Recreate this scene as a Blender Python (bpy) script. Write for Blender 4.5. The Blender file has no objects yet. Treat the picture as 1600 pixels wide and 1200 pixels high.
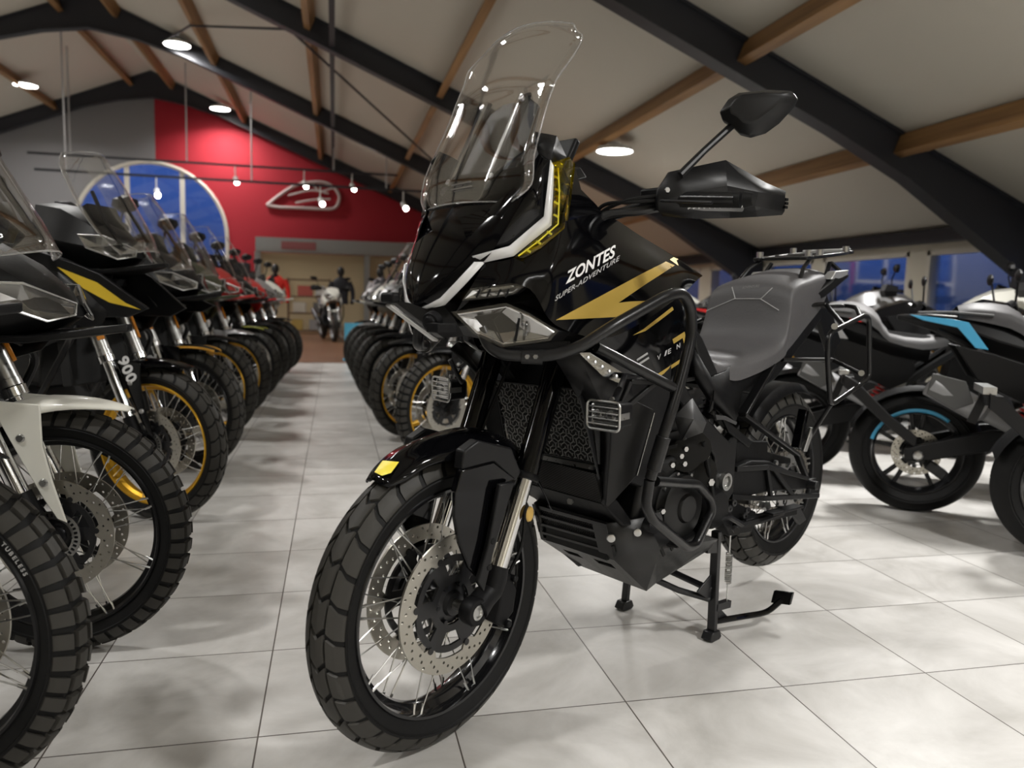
# Motorcycle showroom: an adventure bike on its centre stand between two rows of parked bikes.
import bpy, bmesh, math, random
from math import sin, cos, pi, radians, sqrt, atan2
from mathutils import Vector, Matrix
from mathutils.bvhtree import BVHTree

random.seed(11)
SC = bpy.context.scene
COL = SC.collection
V = Vector

# ------------------------------------------------------------------ camera
FPX = 1205.79                       # focal length in pixels of the 1600 x 1200 frame
CAM = V((.61958, -1.764195, 1.012023))
PITCH, ROLL, YAW = .1059976, .0264917, -.22789
_f0 = V((-sin(YAW), cos(YAW), 0)); _r0 = V((cos(YAW), sin(YAW), 0)); _u0 = V((0, 0, 1))
_F = _f0 * cos(PITCH) - _u0 * sin(PITCH)
_U0 = _f0 * sin(PITCH) + _u0 * cos(PITCH)
_R = _r0 * cos(ROLL) + _U0 * sin(ROLL)
_U = -_r0 * sin(ROLL) + _U0 * cos(ROLL)

def sight(u, v):
    return _F + _R * ((u - 800) / FPX) - _U * ((v - 600) / FPX)

# ------------------------------------------------------------------ materials
MATS = {}
def mat(name, col=(.5, .5, .5), rough=.5, metal=0., coat=0., spec=.5, emit=None, es=0., noise=0., nscale=40., bump=0., trans=0., ior=1.45, alpha=1.):
    if name in MATS: return MATS[name]
    m = bpy.data.materials.new(name); m.use_nodes = True
    nt = m.node_tree; b = nt.nodes['Principled BSDF']
    b.inputs['Base Color'].default_value = (*col, 1)
    b.inputs['Roughness'].default_value = rough
    b.inputs['Metallic'].default_value = metal
    b.inputs['Coat Weight'].default_value = coat
    b.inputs['Coat Roughness'].default_value = .03
    b.inputs['Specular IOR Level'].default_value = spec
    b.inputs['Transmission Weight'].default_value = trans
    b.inputs['IOR'].default_value = ior
    b.inputs['Alpha'].default_value = alpha
    if emit:
        b.inputs['Emission Color'].default_value = (*emit, 1)
        b.inputs['Emission Strength'].default_value = es
    if noise or bump:
        tc = nt.nodes.new('ShaderNodeTexCoord'); n = nt.nodes.new('ShaderNodeTexNoise')
        n.inputs['Scale'].default_value = nscale; n.inputs['Detail'].default_value = 4
        nt.links.new(tc.outputs['Object'], n.inputs['Vector'])
        if noise:
            mp = nt.nodes.new('ShaderNodeMapRange')
            mp.inputs['To Min'].default_value = max(0, rough - noise); mp.inputs['To Max'].default_value = min(1, rough + noise)
            nt.links.new(n.outputs['Fac'], mp.inputs['Value']); nt.links.new(mp.outputs['Result'], b.inputs['Roughness'])
        if bump:
            bp = nt.nodes.new('ShaderNodeBump'); bp.inputs['Strength'].default_value = bump; bp.inputs['Distance'].default_value = .002
            nt.links.new(n.outputs['Fac'], bp.inputs['Height']); nt.links.new(bp.outputs['Normal'], b.inputs['Normal'])
    MATS[name] = m
    return m

def clear_mat(name, tint=(1, 1, 1), gloss=.5, floor=.04):
    """thin clear plastic: see-through with a fresnel sheen"""
    if name in MATS: return MATS[name]
    m = bpy.data.materials.new(name); m.use_nodes = True
    nt = m.node_tree; nt.nodes.clear()
    o = nt.nodes.new('ShaderNodeOutputMaterial'); mx = nt.nodes.new('ShaderNodeMixShader')
    t = nt.nodes.new('ShaderNodeBsdfTransparent'); t.inputs['Color'].default_value = (*tint, 1)
    g = nt.nodes.new('ShaderNodeBsdfGlossy'); g.inputs['Roughness'].default_value = .03
    g.inputs['Color'].default_value = (1, 1, 1, 1)
    f = nt.nodes.new('ShaderNodeFresnel'); f.inputs['IOR'].default_value = 1.45
    mp = nt.nodes.new('ShaderNodeMapRange'); mp.inputs['From Max'].default_value = 1
    mp.inputs['To Min'].default_value = floor; mp.inputs['To Max'].default_value = gloss
    nt.links.new(f.outputs['Fac'], mp.inputs['Value']); nt.links.new(mp.outputs['Result'], mx.inputs['Fac'])
    nt.links.new(t.outputs[0], mx.inputs[1]); nt.links.new(g.outputs[0], mx.inputs[2]); nt.links.new(mx.outputs[0], o.inputs['Surface'])
    MATS[name] = m
    return m

GLOSS = mat('gloss_black_paint', (.002, .002, .0025), .08, spec=.32)
SATIN = mat('satin_black_plastic', (.0075, .0075, .008), .40, spec=.30, noise=.06, nscale=60)
MATTE = mat('matte_black_plastic', (.004, .004, .0045), .5, spec=.22, noise=.06, nscale=80, bump=.15)
POWDER = mat('powder_coated_steel', (.007, .007, .0075), .30, spec=.42, noise=.05, nscale=200, bump=.1)
SKIDM = mat('grey_black_coated_aluminium', (.012, .012, .012), .36, spec=.45, noise=.06, nscale=120)
RUBBER = mat('tyre_rubber', (.0055, .0055, .0055), .6, spec=.25, noise=.08, nscale=30, bump=.12)
TREAD = mat('tyre_tread_rubber', (.034, .032, .028), .52, spec=.35, noise=.09, nscale=24, bump=.12)
CHROME = mat('chrome', (.62, .62, .62), .12, 1)
STEEL = mat('brushed_steel', (.5, .5, .49), .3, 1, noise=.08, nscale=90)
DISC = mat('brake_disc_steel', (.47, .45, .40), .36, 1, noise=.06, nscale=150)
DARKM = mat('dark_metal', (.010, .010, .011), .35, spec=.5)
ENGM = mat('engine_black', (.006, .006, .006), .42, spec=.4, noise=.08, nscale=40)
GOLDA = mat('gold_anodised', (.72, .40, .035), .33, .75)
GOLDP = mat('gold_decal', (.52, .355, .075), .38, .35)
YELLOW = mat('yellow_reflective', (.95, .78, .06), .4)
AMBER = mat('amber_reflector', (.75, .27, .02), .25, coat=.6)
RED = mat('red_paint', (.55, .02, .02), .3, coat=.5)
BLUE = mat('sky_blue_paint', (.06, .36, .60), .35, coat=.4)
WHITE = mat('white_paint', (.74, .73, .66), .35, coat=.3)
OLIVE = mat('olive_paint', (.05, .055, .03), .4, coat=.3)
SILVER = mat('silver_paint', (.42, .42, .43), .35, .6)
SEATM = mat('seat_vinyl', (.075, .073, .076), .55, spec=.5, noise=.06, nscale=140, bump=.25)
SEATL = mat('seat_vinyl_light', (.13, .128, .13), .6, noise=.06, nscale=140, bump=.25)
SEAM = mat('seat_piping', (.36, .36, .36), .5)
DRLW = mat('white_light_strip', (.66, .66, .66), .35, coat=.3)
TEXTW = mat('white_lettering', (.8, .8, .8), .5)
TEXTG = mat('grey_lettering', (.42, .42, .42), .5)
REFL = mat('lamp_reflector', (.42, .42, .42), .16, 1)
CLEAR = clear_mat('clear_polycarbonate', (.975, .975, .975), .45, .008)
LENS = clear_mat('lamp_lens', (.97, .97, .97), .8, .05)
SMOKE = clear_mat('smoked_screen', (.12, .12, .125), .35, .008)
YCLEAR = clear_mat('yellow_clear_plastic', (.93, .82, .07), .4, .03)
EDGE = mat('screen_edge', (.9, .9, .9), .08, 0, .5, trans=.85, ior=1.4)  # pale bead added round the screens to put in their bright edge highlight

# ------------------------------------------------------------------ mesh building
def catmull(pts, n):
    """points on a Catmull-Rom curve through pts (n per span)"""
    pts = [V(p) for p in pts]; out = []
    for i in range(len(pts) - 1):
        p1, p2 = pts[i], pts[i + 1]
        p0 = pts[i - 1] if i else p1 * 2 - p2
        p3 = pts[i + 2] if i + 2 < len(pts) else p2 * 2 - p1
        for k in range(n):
            t = k / n
            out.append(.5 * (2 * p1 + (p2 - p0) * t + (2 * p0 - 5 * p1 + 4 * p2 - p3) * t * t + (3 * p1 - p0 - 3 * p2 + p3) * t ** 3))
    out.append(pts[-1])
    return out

def fillet(pts, r, n=5, closed=False):
    """polyline with its corners rounded to radius about r"""
    pts = [V(p) for p in pts]; N = len(pts); out = []
    for i in range(N):
        if not closed and i in (0, N - 1): out.append(pts[i]); continue
        a, b, c = pts[i - 1], pts[i], pts[(i + 1) % N]
        d1, d2 = (a - b), (c - b)
        k = min(r, d1.length * .45, d2.length * .45)
        p, q = b + d1.normalized() * k, b + d2.normalized() * k
        for j in range(n + 1):
            t = j / n
            out.append(p * (1 - t) ** 2 + b * 2 * t * (1 - t) + q * t * t)
    return out

MID = V((-.6, 0, .75))
class MB:
    def __init__(self): self.v = []; self.f = []; self.mi = []; self.T = None
    def add(self, vs, fs, m=0):
        o = len(self.v)
        self.v += [V(p) for p in vs]
        self.f += [tuple(o + i for i in f) for f in fs]; self.mi += [m] * len(fs)
        return self
    def box(self, c, s, R=None, m=0, taper=1.):
        c = V(c); x, y, z = (k / 2 for k in s)
        P = [V((a * x * (taper if d > 0 else 1), b * y * (taper if d > 0 else 1), d * z)) for d in (-1, 1) for a, b in ((-1, -1), (1, -1), (1, 1), (-1, 1))]
        if R is not None: P = [R @ p for p in P]
        return self.add([c + p for p in P], [(3, 2, 1, 0), (4, 5, 6, 7), (0, 1, 5, 4), (1, 2, 6, 5), (2, 3, 7, 6), (3, 0, 4, 7)], m)
    def bar(self, a, b, w, h, up=(0, 0, 1), m=0):
        """rectangular bar from a to b"""
        a, b = V(a), V(b); d = (b - a).normalized(); s = d.cross(V(up)).normalized(); u = s.cross(d)
        P = [p + s * (i * w / 2) + u * (j * h / 2) for p in (a, b) for i, j in ((-1, -1), (1, -1), (1, 1), (-1, 1))]
        return self.add(P, [(3, 2, 1, 0), (4, 5, 6, 7), (0, 1, 5, 4), (1, 2, 6, 5), (2, 3, 7, 6), (3, 0, 4, 7)], m)
    def tube(self, path, r, n=10, closed=False, m=0, caps=True, flat=1.):
        path = [V(p) for p in path]; N = len(path)
        rs = r if isinstance(r, (list, tuple)) else [r] * N
        tans = []
        for i in range(N):
            if closed: t = path[(i + 1) % N] - path[i - 1]
            else: t = path[min(i + 1, N - 1)] - path[max(i - 1, 0)]
            tans.append(t.normalized() if t.length > 1e-9 else V((0, 0, 1)))
        t0 = tans[0]; ref = V((0, 0, 1)) if abs(t0.z) < .9 else V((1, 0, 0))
        s = t0.cross(ref).normalized()
        o = len(self.v); prev = t0
        for i in range(N):
            t = tans[i]
            ax = prev.cross(t)
            if ax.length > 1e-7: s = Matrix.Rotation(prev.angle(t), 3, ax.normalized()) @ s
            s = (s - t * s.dot(t)).normalized(); u = t.cross(s); prev = t
            for k in range(n):
                a = 2 * pi * k / n
                self.v.append(path[i] + (s * cos(a) + u * sin(a) * flat) * rs[i])
        for i in range(N if closed else N - 1):
            j = (i + 1) % N
            for k in range(n):
                l = (k + 1) % n
                self.f.append((o + i * n + k, o + i * n + l, o + j * n + l, o + j * n + k)); self.mi.append(m)
        if caps and not closed:
            self.f.append(tuple(o + k for k in reversed(range(n)))); self.f.append(tuple(o + (N - 1) * n + k for k in range(n))); self.mi += [m, m]
        return self
    def cyl(self, a, b, r, r2=None, n=14, m=0):
        return self.tube([a, b], [r, r if r2 is None else r2], n, m=m)
    def lathe(self, prof, c=(0, 0, 0), ax=(0, 1, 0), n=48, m=0, closed=False, arc=None):
        """prof: (radius, along axis) pairs turned about the axis through c"""
        c, ax = V(c), V(ax).normalized()
        e1 = ax.cross(V((0, 0, 1)) if abs(ax.z) < .9 else V((1, 0, 0))).normalized(); e2 = ax.cross(e1)
        a0, a1 = arc if arc else (0, 2 * pi)
        o = len(self.v); K = len(prof); full = arc is None; M = n if full else n + 1
        for i in range(M):
            a = a0 + (a1 - a0) * i / n; d = e1 * cos(a) + e2 * sin(a)
            for (r, z) in prof: self.v.append(c + d * r + ax * z)
        for i in range(n):
            j = (i + 1) % M
            for k in range(K if closed else K - 1):
                l = (k + 1) % K
                self.f.append((o + i * K + k, o + j * K + k, o + j * K + l, o + i * K + l)); self.mi.append(m)
        return self
    def grid(self, rows, m=0, closed=False):
        o = len(self.v); W = len(rows[0])
        for r in rows: self.v += [V(p) for p in r]
        for i in range(len(rows) - 1):
            for k in range(W if closed else W - 1):
                l = (k + 1) % W
                self.f.append((o + i * W + k, o + i * W + l, o + (i + 1) * W + l, o + (i + 1) * W + k)); self.mi.append(m)
        return self
    def loft(self, rings, m=0):
        """closed rings joined and capped"""
        o = len(self.v); W = len(rings[0])
        self.grid(rings, m, True)
        self.f.append(tuple(o + k for k in reversed(range(W)))); self.f.append(tuple(o + (len(rings) - 1) * W + k for k in range(W))); self.mi += [m, m]
        return self
    def plate(self, poly, d, m=0):
        """polygon extruded by the vector d"""
        poly = [V(p) for p in poly]; d = V(d); n = len(poly)
        fs = [tuple(range(n - 1, -1, -1)), tuple(range(n, 2 * n))] + [(i, (i + 1) % n, n + (i + 1) % n, n + i) for i in range(n)]
        return self.add(poly + [p + d for p in poly], fs, m)
    def ball(self, c, r, s=(1, 1, 1), n=12, m=0, R=None):
        c = V(c); rows = []
        for i in range(n // 2 + 1):
            t = pi * i / (n // 2); ring = []
            for k in range(n):
                p = V((sin(t) * cos(2 * pi * k / n) * s[0], sin(t) * sin(2 * pi * k / n) * s[1], cos(t) * s[2])) * r
                ring.append(c + (R @ p if R else p))
            rows.append(ring)
        return self.grid(rows, m, True)
    def map(self, fn, start=0):
        for i in range(start, len(self.v)): self.v[i] = V(fn(self.v[i]))
        return self
    def mirror(self):
        """adds the copy on the other side of the plane y = 0"""
        n = len(self.v); nf = len(self.f)
        self.v += [V((p.x, -p.y, p.z)) for p in self.v]
        for k in range(nf): self.f.append(tuple(n + i for i in reversed(self.f[k]))); self.mi.append(self.mi[k])
        return self
    def flipped(self):
        o = MB(); o.v = [V((p.x, -p.y, p.z)) for p in self.v]; o.f = [tuple(reversed(f)) for f in self.f]; o.mi = list(self.mi)
        return o
    def build(self, name, mats, parent=None, sharp=32, solid=0., bevel=0., weld=True, ref=None):
        me = bpy.data.meshes.new(name)
        me.from_pydata([tuple(p) for p in self.v], [], self.f)
        if not isinstance(mats, (list, tuple)): mats = [mats]
        for m in mats: me.materials.append(m)
        if len(mats) > 1: me.polygons.foreach_set('material_index', self.mi)
        bm = bmesh.new(); bm.from_mesh(me)
        if weld: bmesh.ops.remove_doubles(bm, verts=bm.verts, dist=1e-5)
        bmesh.ops.recalc_face_normals(bm, faces=bm.faces)
        if solid:      # open sheets face away from the middle of their bike, so the thickness grows inward
            r = V(ref or MID)
            if sum((f.normal.dot(f.calc_center_median() - r) * f.calc_area() for f in bm.faces), 0.) < 0: bmesh.ops.reverse_faces(bm, faces=bm.faces)
        bm.to_mesh(me); bm.free()
        me.polygons.foreach_set('use_smooth', [True] * len(me.polygons))
        me.set_sharp_from_angle(angle=radians(sharp)); me.update()
        o = bpy.data.objects.new(name, me); COL.objects.link(o)
        if parent: o.parent = parent
        if solid:
            s = o.modifiers.new('thickness', 'SOLIDIFY'); s.thickness = solid; s.offset = -1
        if bevel:
            b = o.modifiers.new('edges', 'BEVEL'); b.width = bevel; b.segments = 2; b.limit_method = 'ANGLE'; b.angle_limit = radians(40)
        return o

def smooth_grid(rows, n):
    """finer grid through the given points"""
    a = [catmull(r, n) for r in rows]
    cols = [catmull([r[k] for r in a], n) for k in range(len(a[0]))]
    return [[c[i] for c in cols] for i in range(len(cols[0]))]

def curve_mesh(loops, thick):
    """flat outline with holes -> (verts, faces) in the xy plane, centred on z = 0"""
    cu = bpy.data.curves.new('outline', 'CURVE'); cu.dimensions = '2D'; cu.fill_mode = 'BOTH'; cu.extrude = thick / 2
    for lp in loops:
        s = cu.splines.new('POLY'); s.points.add(len(lp) - 1); s.use_cyclic_u = True
        for p, q in zip(s.points, lp): p.co = (q[0], q[1], 0, 1)
    ob = bpy.data.objects.new('outline', cu); COL.objects.link(ob)
    me = ob.to_mesh(); vs = [v.co.copy() for v in me.vertices]; fs = [tuple(p.vertices) for p in me.polygons]
    ob.to_mesh_clear(); bpy.data.objects.remove(ob); bpy.data.curves.remove(cu)
    return vs, fs

def text_mesh(s, size=1., shear=0., bold=0., spacing=1., thick=.0, align='LEFT'):
    cu = bpy.data.curves.new('lettering', 'FONT'); cu.body = s; cu.size = size; cu.shear = shear; cu.offset = bold
    cu.space_character = spacing; cu.extrude = thick; cu.align_x = align; cu.resolution_u = 3
    ob = bpy.data.objects.new('lettering', cu); COL.objects.link(ob)
    me = ob.to_mesh(); vs = [v.co.copy() for v in me.vertices]; fs = [tuple(p.vertices) for p in me.polygons]
    ob.to_mesh_clear(); bpy.data.objects.remove(ob); bpy.data.curves.remove(cu)
    return vs, fs

def circle(r, n=24, c=(0, 0), a0=0.):
    return [(c[0] + r * cos(a0 + 2 * pi * k / n), c[1] + r * sin(a0 + 2 * pi * k / n)) for k in range(n)]

# ------------------------------------------------------------------ scene objects
def empty(name, loc=(0, 0, 0), rz=0., lean=0.):
    o = bpy.data.objects.new(name, None); COL.objects.link(o)
    o.empty_display_size = .1
    o.location = loc; o.rotation_euler = (lean, 0, rz)
    return o
def tag(o, label, cat, group=None):
    o['label'] = label; o['category'] = cat
    if group: o['group'] = group
    return o
def structure(o):
    o['kind'] = 'structure'
    return o
def copy_tree(o, parent=None):
    c = o.copy(); COL.objects.link(c)
    if parent: c.parent = parent
    for ch in [x for x in o.children]: copy_tree(ch, c)
    return c
# ------------------------------------------------------------------ wheels (axle along y, centre at the origin)
MESHES = {}
def shared(key, make, name, mats, parent, **k):
    """one mesh, many objects"""
    if key in MESHES:
        o = bpy.data.objects.new(name, MESHES[key]); COL.objects.link(o)
        if parent: o.parent = parent
        return o
    o = make().build(name, mats, parent, **k); MESHES[key] = o.data
    return o

def tyre_mb(R, hw, Rr, tread):
    h = {'trail': .0065, 'knob': .011, 'road': 0.}[tread]
    b = MB(); Rb = R - h
    crown = lambda s: (Rb - .042 * abs(s) ** 2.3 * (hw / .055), s * hw * .97)
    prof = [(Rr - .012, hw * .62), (Rr + .004, hw * .80), (Rr + (R - Rr) * .42, hw * 1.0)]
    prof += [crown(1 - k / 8) for k in range(0, 17)]
    prof += [(Rr + (R - Rr) * .42, -hw * 1.0), (Rr + .004, -hw * .80), (Rr - .012, -hw * .62)]
    b.lathe(prof, n=96)  # groove floors get the darker sidewall rubber, which paints in their shade
    # bead ring on the sidewall
    for sg in (-1, 1): b.lathe([(Rr + (R - Rr) * .30, sg * hw * .945), (Rr + (R - Rr) * .335, sg * hw * 1.005), (Rr + (R - Rr) * .37, sg * hw * .965)], n=96)
    def block(c, k=3):
        def P(a, s, e):
            r, y = crown(s); r += e - abs(s) ** 4 * e * .35
            return V((r * sin(a), y, r * cos(a)))
        c = [(x * 2 * pi / N, s) for x, s in c]
        def at(i, j):
            u, w = i / k, j / k
            a = (c[0][0] * (1 - u) + c[1][0] * u) * (1 - w) + (c[3][0] * (1 - u) + c[2][0] * u) * w
            s = (c[0][1] * (1 - u) + c[1][1] * u) * (1 - w) + (c[3][1] * (1 - u) + c[2][1] * u) * w
            return a, s
        top = [[P(*at(i, j), h) for i in range(k + 1)] for j in range(k + 1)]
        b.grid(top, 1)
        rim = [(i, 0) for i in range(k)] + [(k, j) for j in range(k)] + [(i, k) for i in range(k, 0, -1)] + [(0, j) for j in range(k, 0, -1)]
        up = [P(*at(*q), h) for q in rim]; lo = [P(*at(*q), -.001) for q in rim]
        b.grid([up, lo], 1, True)
    if tread == 'trail':
        N = 30
        for n in range(N):
            for sg, ph in ((1, 0), (-1, .5)):
                x = n + ph
                q = lambda L: [(x + a, s * sg) for a, s in L]
                block(q([(.05, .035), (.87, .035), (1.17, .30), (.35, .30)]))
                block(q([(.35, .30), (1.17, .30), (.99, .52), (.17, .52)]))
                block(q([(.32, .60), (1.13, .60), (1.34, .80), (.53, .80)]))
                block(q([(.53, .80), (1.34, .80), (1.40, 1.0), (.60, 1.0)]))
    elif tread == 'knob':
        N = 23
        for n in range(N):
            for sg in (1, -1):
                q = lambda L: [(n + a, s * sg) for a, s in L]
                block(q([(.02, .06), (.36, .06), (.42, .40), (.08, .40)]))
                block(q([(.52, .12), (.86, .12), (.92, .46), (.58, .46)]))
                block(q([(.10, .54), (.42, .54), (.40, .99), (.06, .99)]))
                block(q([(.60, .60), (.94, .60), (.92, .99), (.56, .99)]))
    return b

def rim_mb(Rr, hw):
    w = hw * .74
    b = MB()
    b.lathe([(Rr - .001, w), (Rr - .004, w + .004), (Rr - .010, w + .003), (Rr - .013, w - .004), (Rr - .016, w * .55), (Rr - .028, w * .3), (Rr - .031, 0), (Rr - .028, -w * .3),
             (Rr - .016, -w * .55), (Rr - .013, -w + .004), (Rr - .010, -w - .003), (Rr - .004, -w - .004), (Rr - .001, -w), (Rr - .006, -w * .8), (Rr - .018, 0), (Rr - .006, w * .8)], n=96, closed=True)
    return b

def hub_mb(w=.05, r=.034):
    b = MB()
    b.lathe([(.012, w + .012), (.026, w + .010), (.030, w), (r + .014, w - .006), (r + .016, w - .014), (r, w - .020), (r * .8, 0), (r, -w + .020), (r + .016, -w + .014), (r + .014, -w + .006), (.030, -w), (.026, -w - .010), (.012, -w - .012)], n=40)
    for sg in (-1, 1):
        for k in range(6):
            a = 2 * pi * k / 6
            b.cyl((.045 * cos(a), sg * (w - .008), .045 * sin(a)), (.045 * cos(a), sg * (w + .004), .045 * sin(a)), .006, n=6)
    return b

def disc_mb(ro, y, n=60, th=.005):
    """floating disc: drilled ring with a lobed inner edge and six bobbins"""
    ri = ro - .036
    inner = []
    for k in range(72):
        a = 2 * pi * k / 72; ph = (k % 12) / 12
        inner.append(((ri - (.014 if ph < .25 else 0)) * cos(a), (ri - (.014 if ph < .25 else 0)) * sin(a)))
    loops = [circle(ro, 96), inner]
    for k in range(n):
        a = 2 * pi * k / n
        loops.append(circle(.0036, 8, ((ro - (.008, .017, .026)[k % 3]) * cos(a), (ro - (.008, .017, .026)[k % 3]) * sin(a))))
    vs, fs = curve_mesh(loops, th)
    b = MB(); b.add([(p.x, y + p.z, p.y) for p in vs], fs)
    return b
def carrier_mb(ro, y):
    ri = ro - .040
    loops = [circle(ri - .008, 60), circle(.048, 40)]
    for k in range(6):
        a = 2 * pi * (k + .55) / 6; loops.append([(rr * cos(a + t), rr * sin(a + t)) for rr, t in ((ri - .022, -.32), (ri - .022, 0), (ri - .022, .32), (.066, .26), (.066, -.26))])
    vs, fs = curve_mesh(loops, .006)
    b = MB(); b.add([(p.x, y + p.z, p.y) for p in vs], fs)
    for k in range(6):
        a = 2 * pi * (k + .12) / 6
        b.cyl(((ri - .006) * cos(a), y - .006, (ri - .006) * sin(a)), ((ri - .006) * cos(a), y + .006, (ri - .006) * sin(a)), .008, n=10)
    return b
def spoke_mb(Rr, hw, side, lean):
    a = lean
    b = MB(); b.cyl((.050 * sin(-a * 4), side * .036, .050 * cos(a * 4)), ((Rr - .014) * sin(a), side * hw * .60, (Rr - .014) * cos(a)), .0017, n=6)
    b.cyl(((Rr - .034) * sin(a * .87), side * hw * .55, (Rr - .034) * cos(a * .87)), ((Rr - .012) * sin(a), side * hw * .62, (Rr - .012) * cos(a)), .0032, n=6)
    return b

def cast_mb(Rr, hw, n=5, pair=.10):
    b = MB()
    for k in range(n):
        for d in (-pair, pair):
            a = 2 * pi * k / n + d; a2 = a + d * .6
            b.bar((.05 * sin(a), 0, .05 * cos(a)), ((Rr - .018) * sin(a2), 0, (Rr - .018) * cos(a2)), .020, .026, up=(0, 1, 0))
    return b

def wheel(name, parent, c, R, hw, Rr, rimm, tread='trail', spokes='each', discs=(), dr=.155, steer=0., nsp=36, hubm=None, discm=None, key=''):
    """rim with tyre, hub, discs and spokes as its children"""
    k0 = (R, hw, Rr)
    rim = shared(('rim', *k0, rimm.name), lambda: rim_mb(Rr, hw), name, rimm, parent)
    rim.location = c; rim.rotation_euler = (0, 0, steer)
    shared(('tyre', *k0, tread), lambda: tyre_mb(R, hw, Rr, tread), 'tyre', [RUBBER, TREAD], rim, sharp=28)
    shared(('hub', hubm.name if hubm else ''), lambda: hub_mb(), 'hub', hubm or DARKM, rim)
    for sd in discs:
        shared(('disc', dr, sd), lambda: disc_mb(dr, sd * .052), 'brake_disc', discm or DISC, rim, sharp=20)
        shared(('carrier', dr, sd), lambda: carrier_mb(dr, sd * .050), 'disc_carrier', DARKM, rim, sharp=20)
    if spokes == 'each':
        for i in range(nsp):
            sd = 1 if i % 2 else -1; ln = .13 if (i // 2) % 2 else -.13
            s = shared(('spoke', Rr, hw, sd, ln), lambda: spoke_mb(Rr, hw, sd, ln), 'spoke', STEEL, rim)
            s.rotation_euler = (0, 2 * pi * i / nsp, 0)
    elif spokes == 'one':
        def allsp():
            b = MB()
            for i in range(nsp):
                sd = 1 if i % 2 else -1; ln = .13 if (i // 2) % 2 else -.13
                n0 = len(b.v); q = spoke_mb(Rr, hw, sd, ln); b.add(q.v, q.f); M = Matrix.Rotation(2 * pi * i / nsp, 3, 'Y')
                b.map(lambda p: M @ p, n0)
            return b
        o = shared(('spokes', Rr, hw), allsp, 'wire_lacing', STEEL, rim)
    elif spokes == 'cast':
        shared(('cast', Rr, hw, rimm.name), lambda: cast_mb(Rr, hw), 'cast_spider', rimm, rim, bevel=.004)
    return rim
# ------------------------------------------------------------------ the hall
TILE = .45
RX, RZ, SL = -4.29, 7.06, .412          # ridge line and roof slope
WX0, WX1, WY0, WY1 = -16.5, 7.97, -9., 22.2
def roof_z(x): return RZ - SL * abs(x - RX)

def floor_material():
    m = bpy.data.materials.new('polished_floor_tiles'); m.use_nodes = True
    nt = m.node_tree; N, L = nt.nodes, nt.links; b = N['Principled BSDF']
    tc = N.new('ShaderNodeTexCoord'); sep = N.new('ShaderNodeSeparateXYZ'); L.new(tc.outputs['Object'], sep.inputs[0])
    def math_(op, a, c=None, v=None):
        n = N.new('ShaderNodeMath'); n.operation = op
        L.new(a, n.inputs[0]) if not isinstance(a, (int, float)) else setattr(n.inputs[0], 'default_value', a)
        if c is not None: L.new(c, n.inputs[1])
        elif v is not None: n.inputs[1].default_value = v
        return n.outputs[0]
    cells = []; dist = []
    for ax in ('X', 'Y'):
        s = math_('DIVIDE', sep.outputs[ax], v=TILE)
        cells.append(math_('FLOOR', s))
        d = math_('PINGPONG', s, v=.5)      # 0 on a joint
        dist.append(d)
    dm = math_('MINIMUM', dist[0], dist[1])
    joint = math_('LESS_THAN', dm, v=.0042)
    cid = N.new('ShaderNodeCombineXYZ'); L.new(cells[0], cid.inputs[0]); L.new(cells[1], cid.inputs[1])
    wn = N.new('ShaderNodeTexWhiteNoise'); L.new(cid.outputs[0], wn.inputs['Vector'])
    # veining, shifted tile by tile
    off = N.new('ShaderNodeVectorMath'); off.operation = 'SCALE'; off.inputs['Scale'].default_value = 7.; L.new(wn.outputs['Color'], off.inputs[0])
    ad = N.new('ShaderNodeVectorMath'); ad.operation = 'ADD'; L.new(tc.outputs['Object'], ad.inputs[0]); L.new(off.outputs[0], ad.inputs[1])
    n1 = N.new('ShaderNodeTexNoise'); n1.inputs['Scale'].default_value = 3.2; n1.inputs['Detail'].default_value = 7; n1.inputs['Roughness'].default_value = .62; n1.inputs['Distortion'].default_value = .5
    L.new(ad.outputs[0], n1.inputs['Vector'])
    cr = N.new('ShaderNodeValToRGB'); cr.color_ramp.elements[0].position = .3; cr.color_ramp.elements[1].position = .75
    cr.color_ramp.elements[0].color = (.44, .425, .40, 1); cr.color_ramp.elements[1].color = (.72, .705, .685, 1)
    L.new(n1.outputs['Fac'], cr.inputs[0])
    mx = N.new('ShaderNodeMixRGB'); mx.inputs[2].default_value = (.10, .085, .075, 1)
    L.new(joint, mx.inputs[0]); L.new(cr.outputs[0], mx.inputs[1]); L.new(mx.outputs[0], b.inputs['Base Color'])
    r = N.new('ShaderNodeMapRange'); r.inputs['To Min'].default_value = .26; r.inputs['To Max'].default_value = .42
    L.new(n1.outputs['Fac'], r.inputs['Value']); L.new(r.outputs[0], b.inputs['Roughness'])
    bp = N.new('ShaderNodeBump'); bp.inputs['Strength'].default_value = .5; bp.inputs['Distance'].default_value = .002
    inv = math_('SUBTRACT', 1., joint); L.new(inv, bp.inputs['Height']); L.new(bp.outputs[0], b.inputs['Normal'])
    return m

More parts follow.
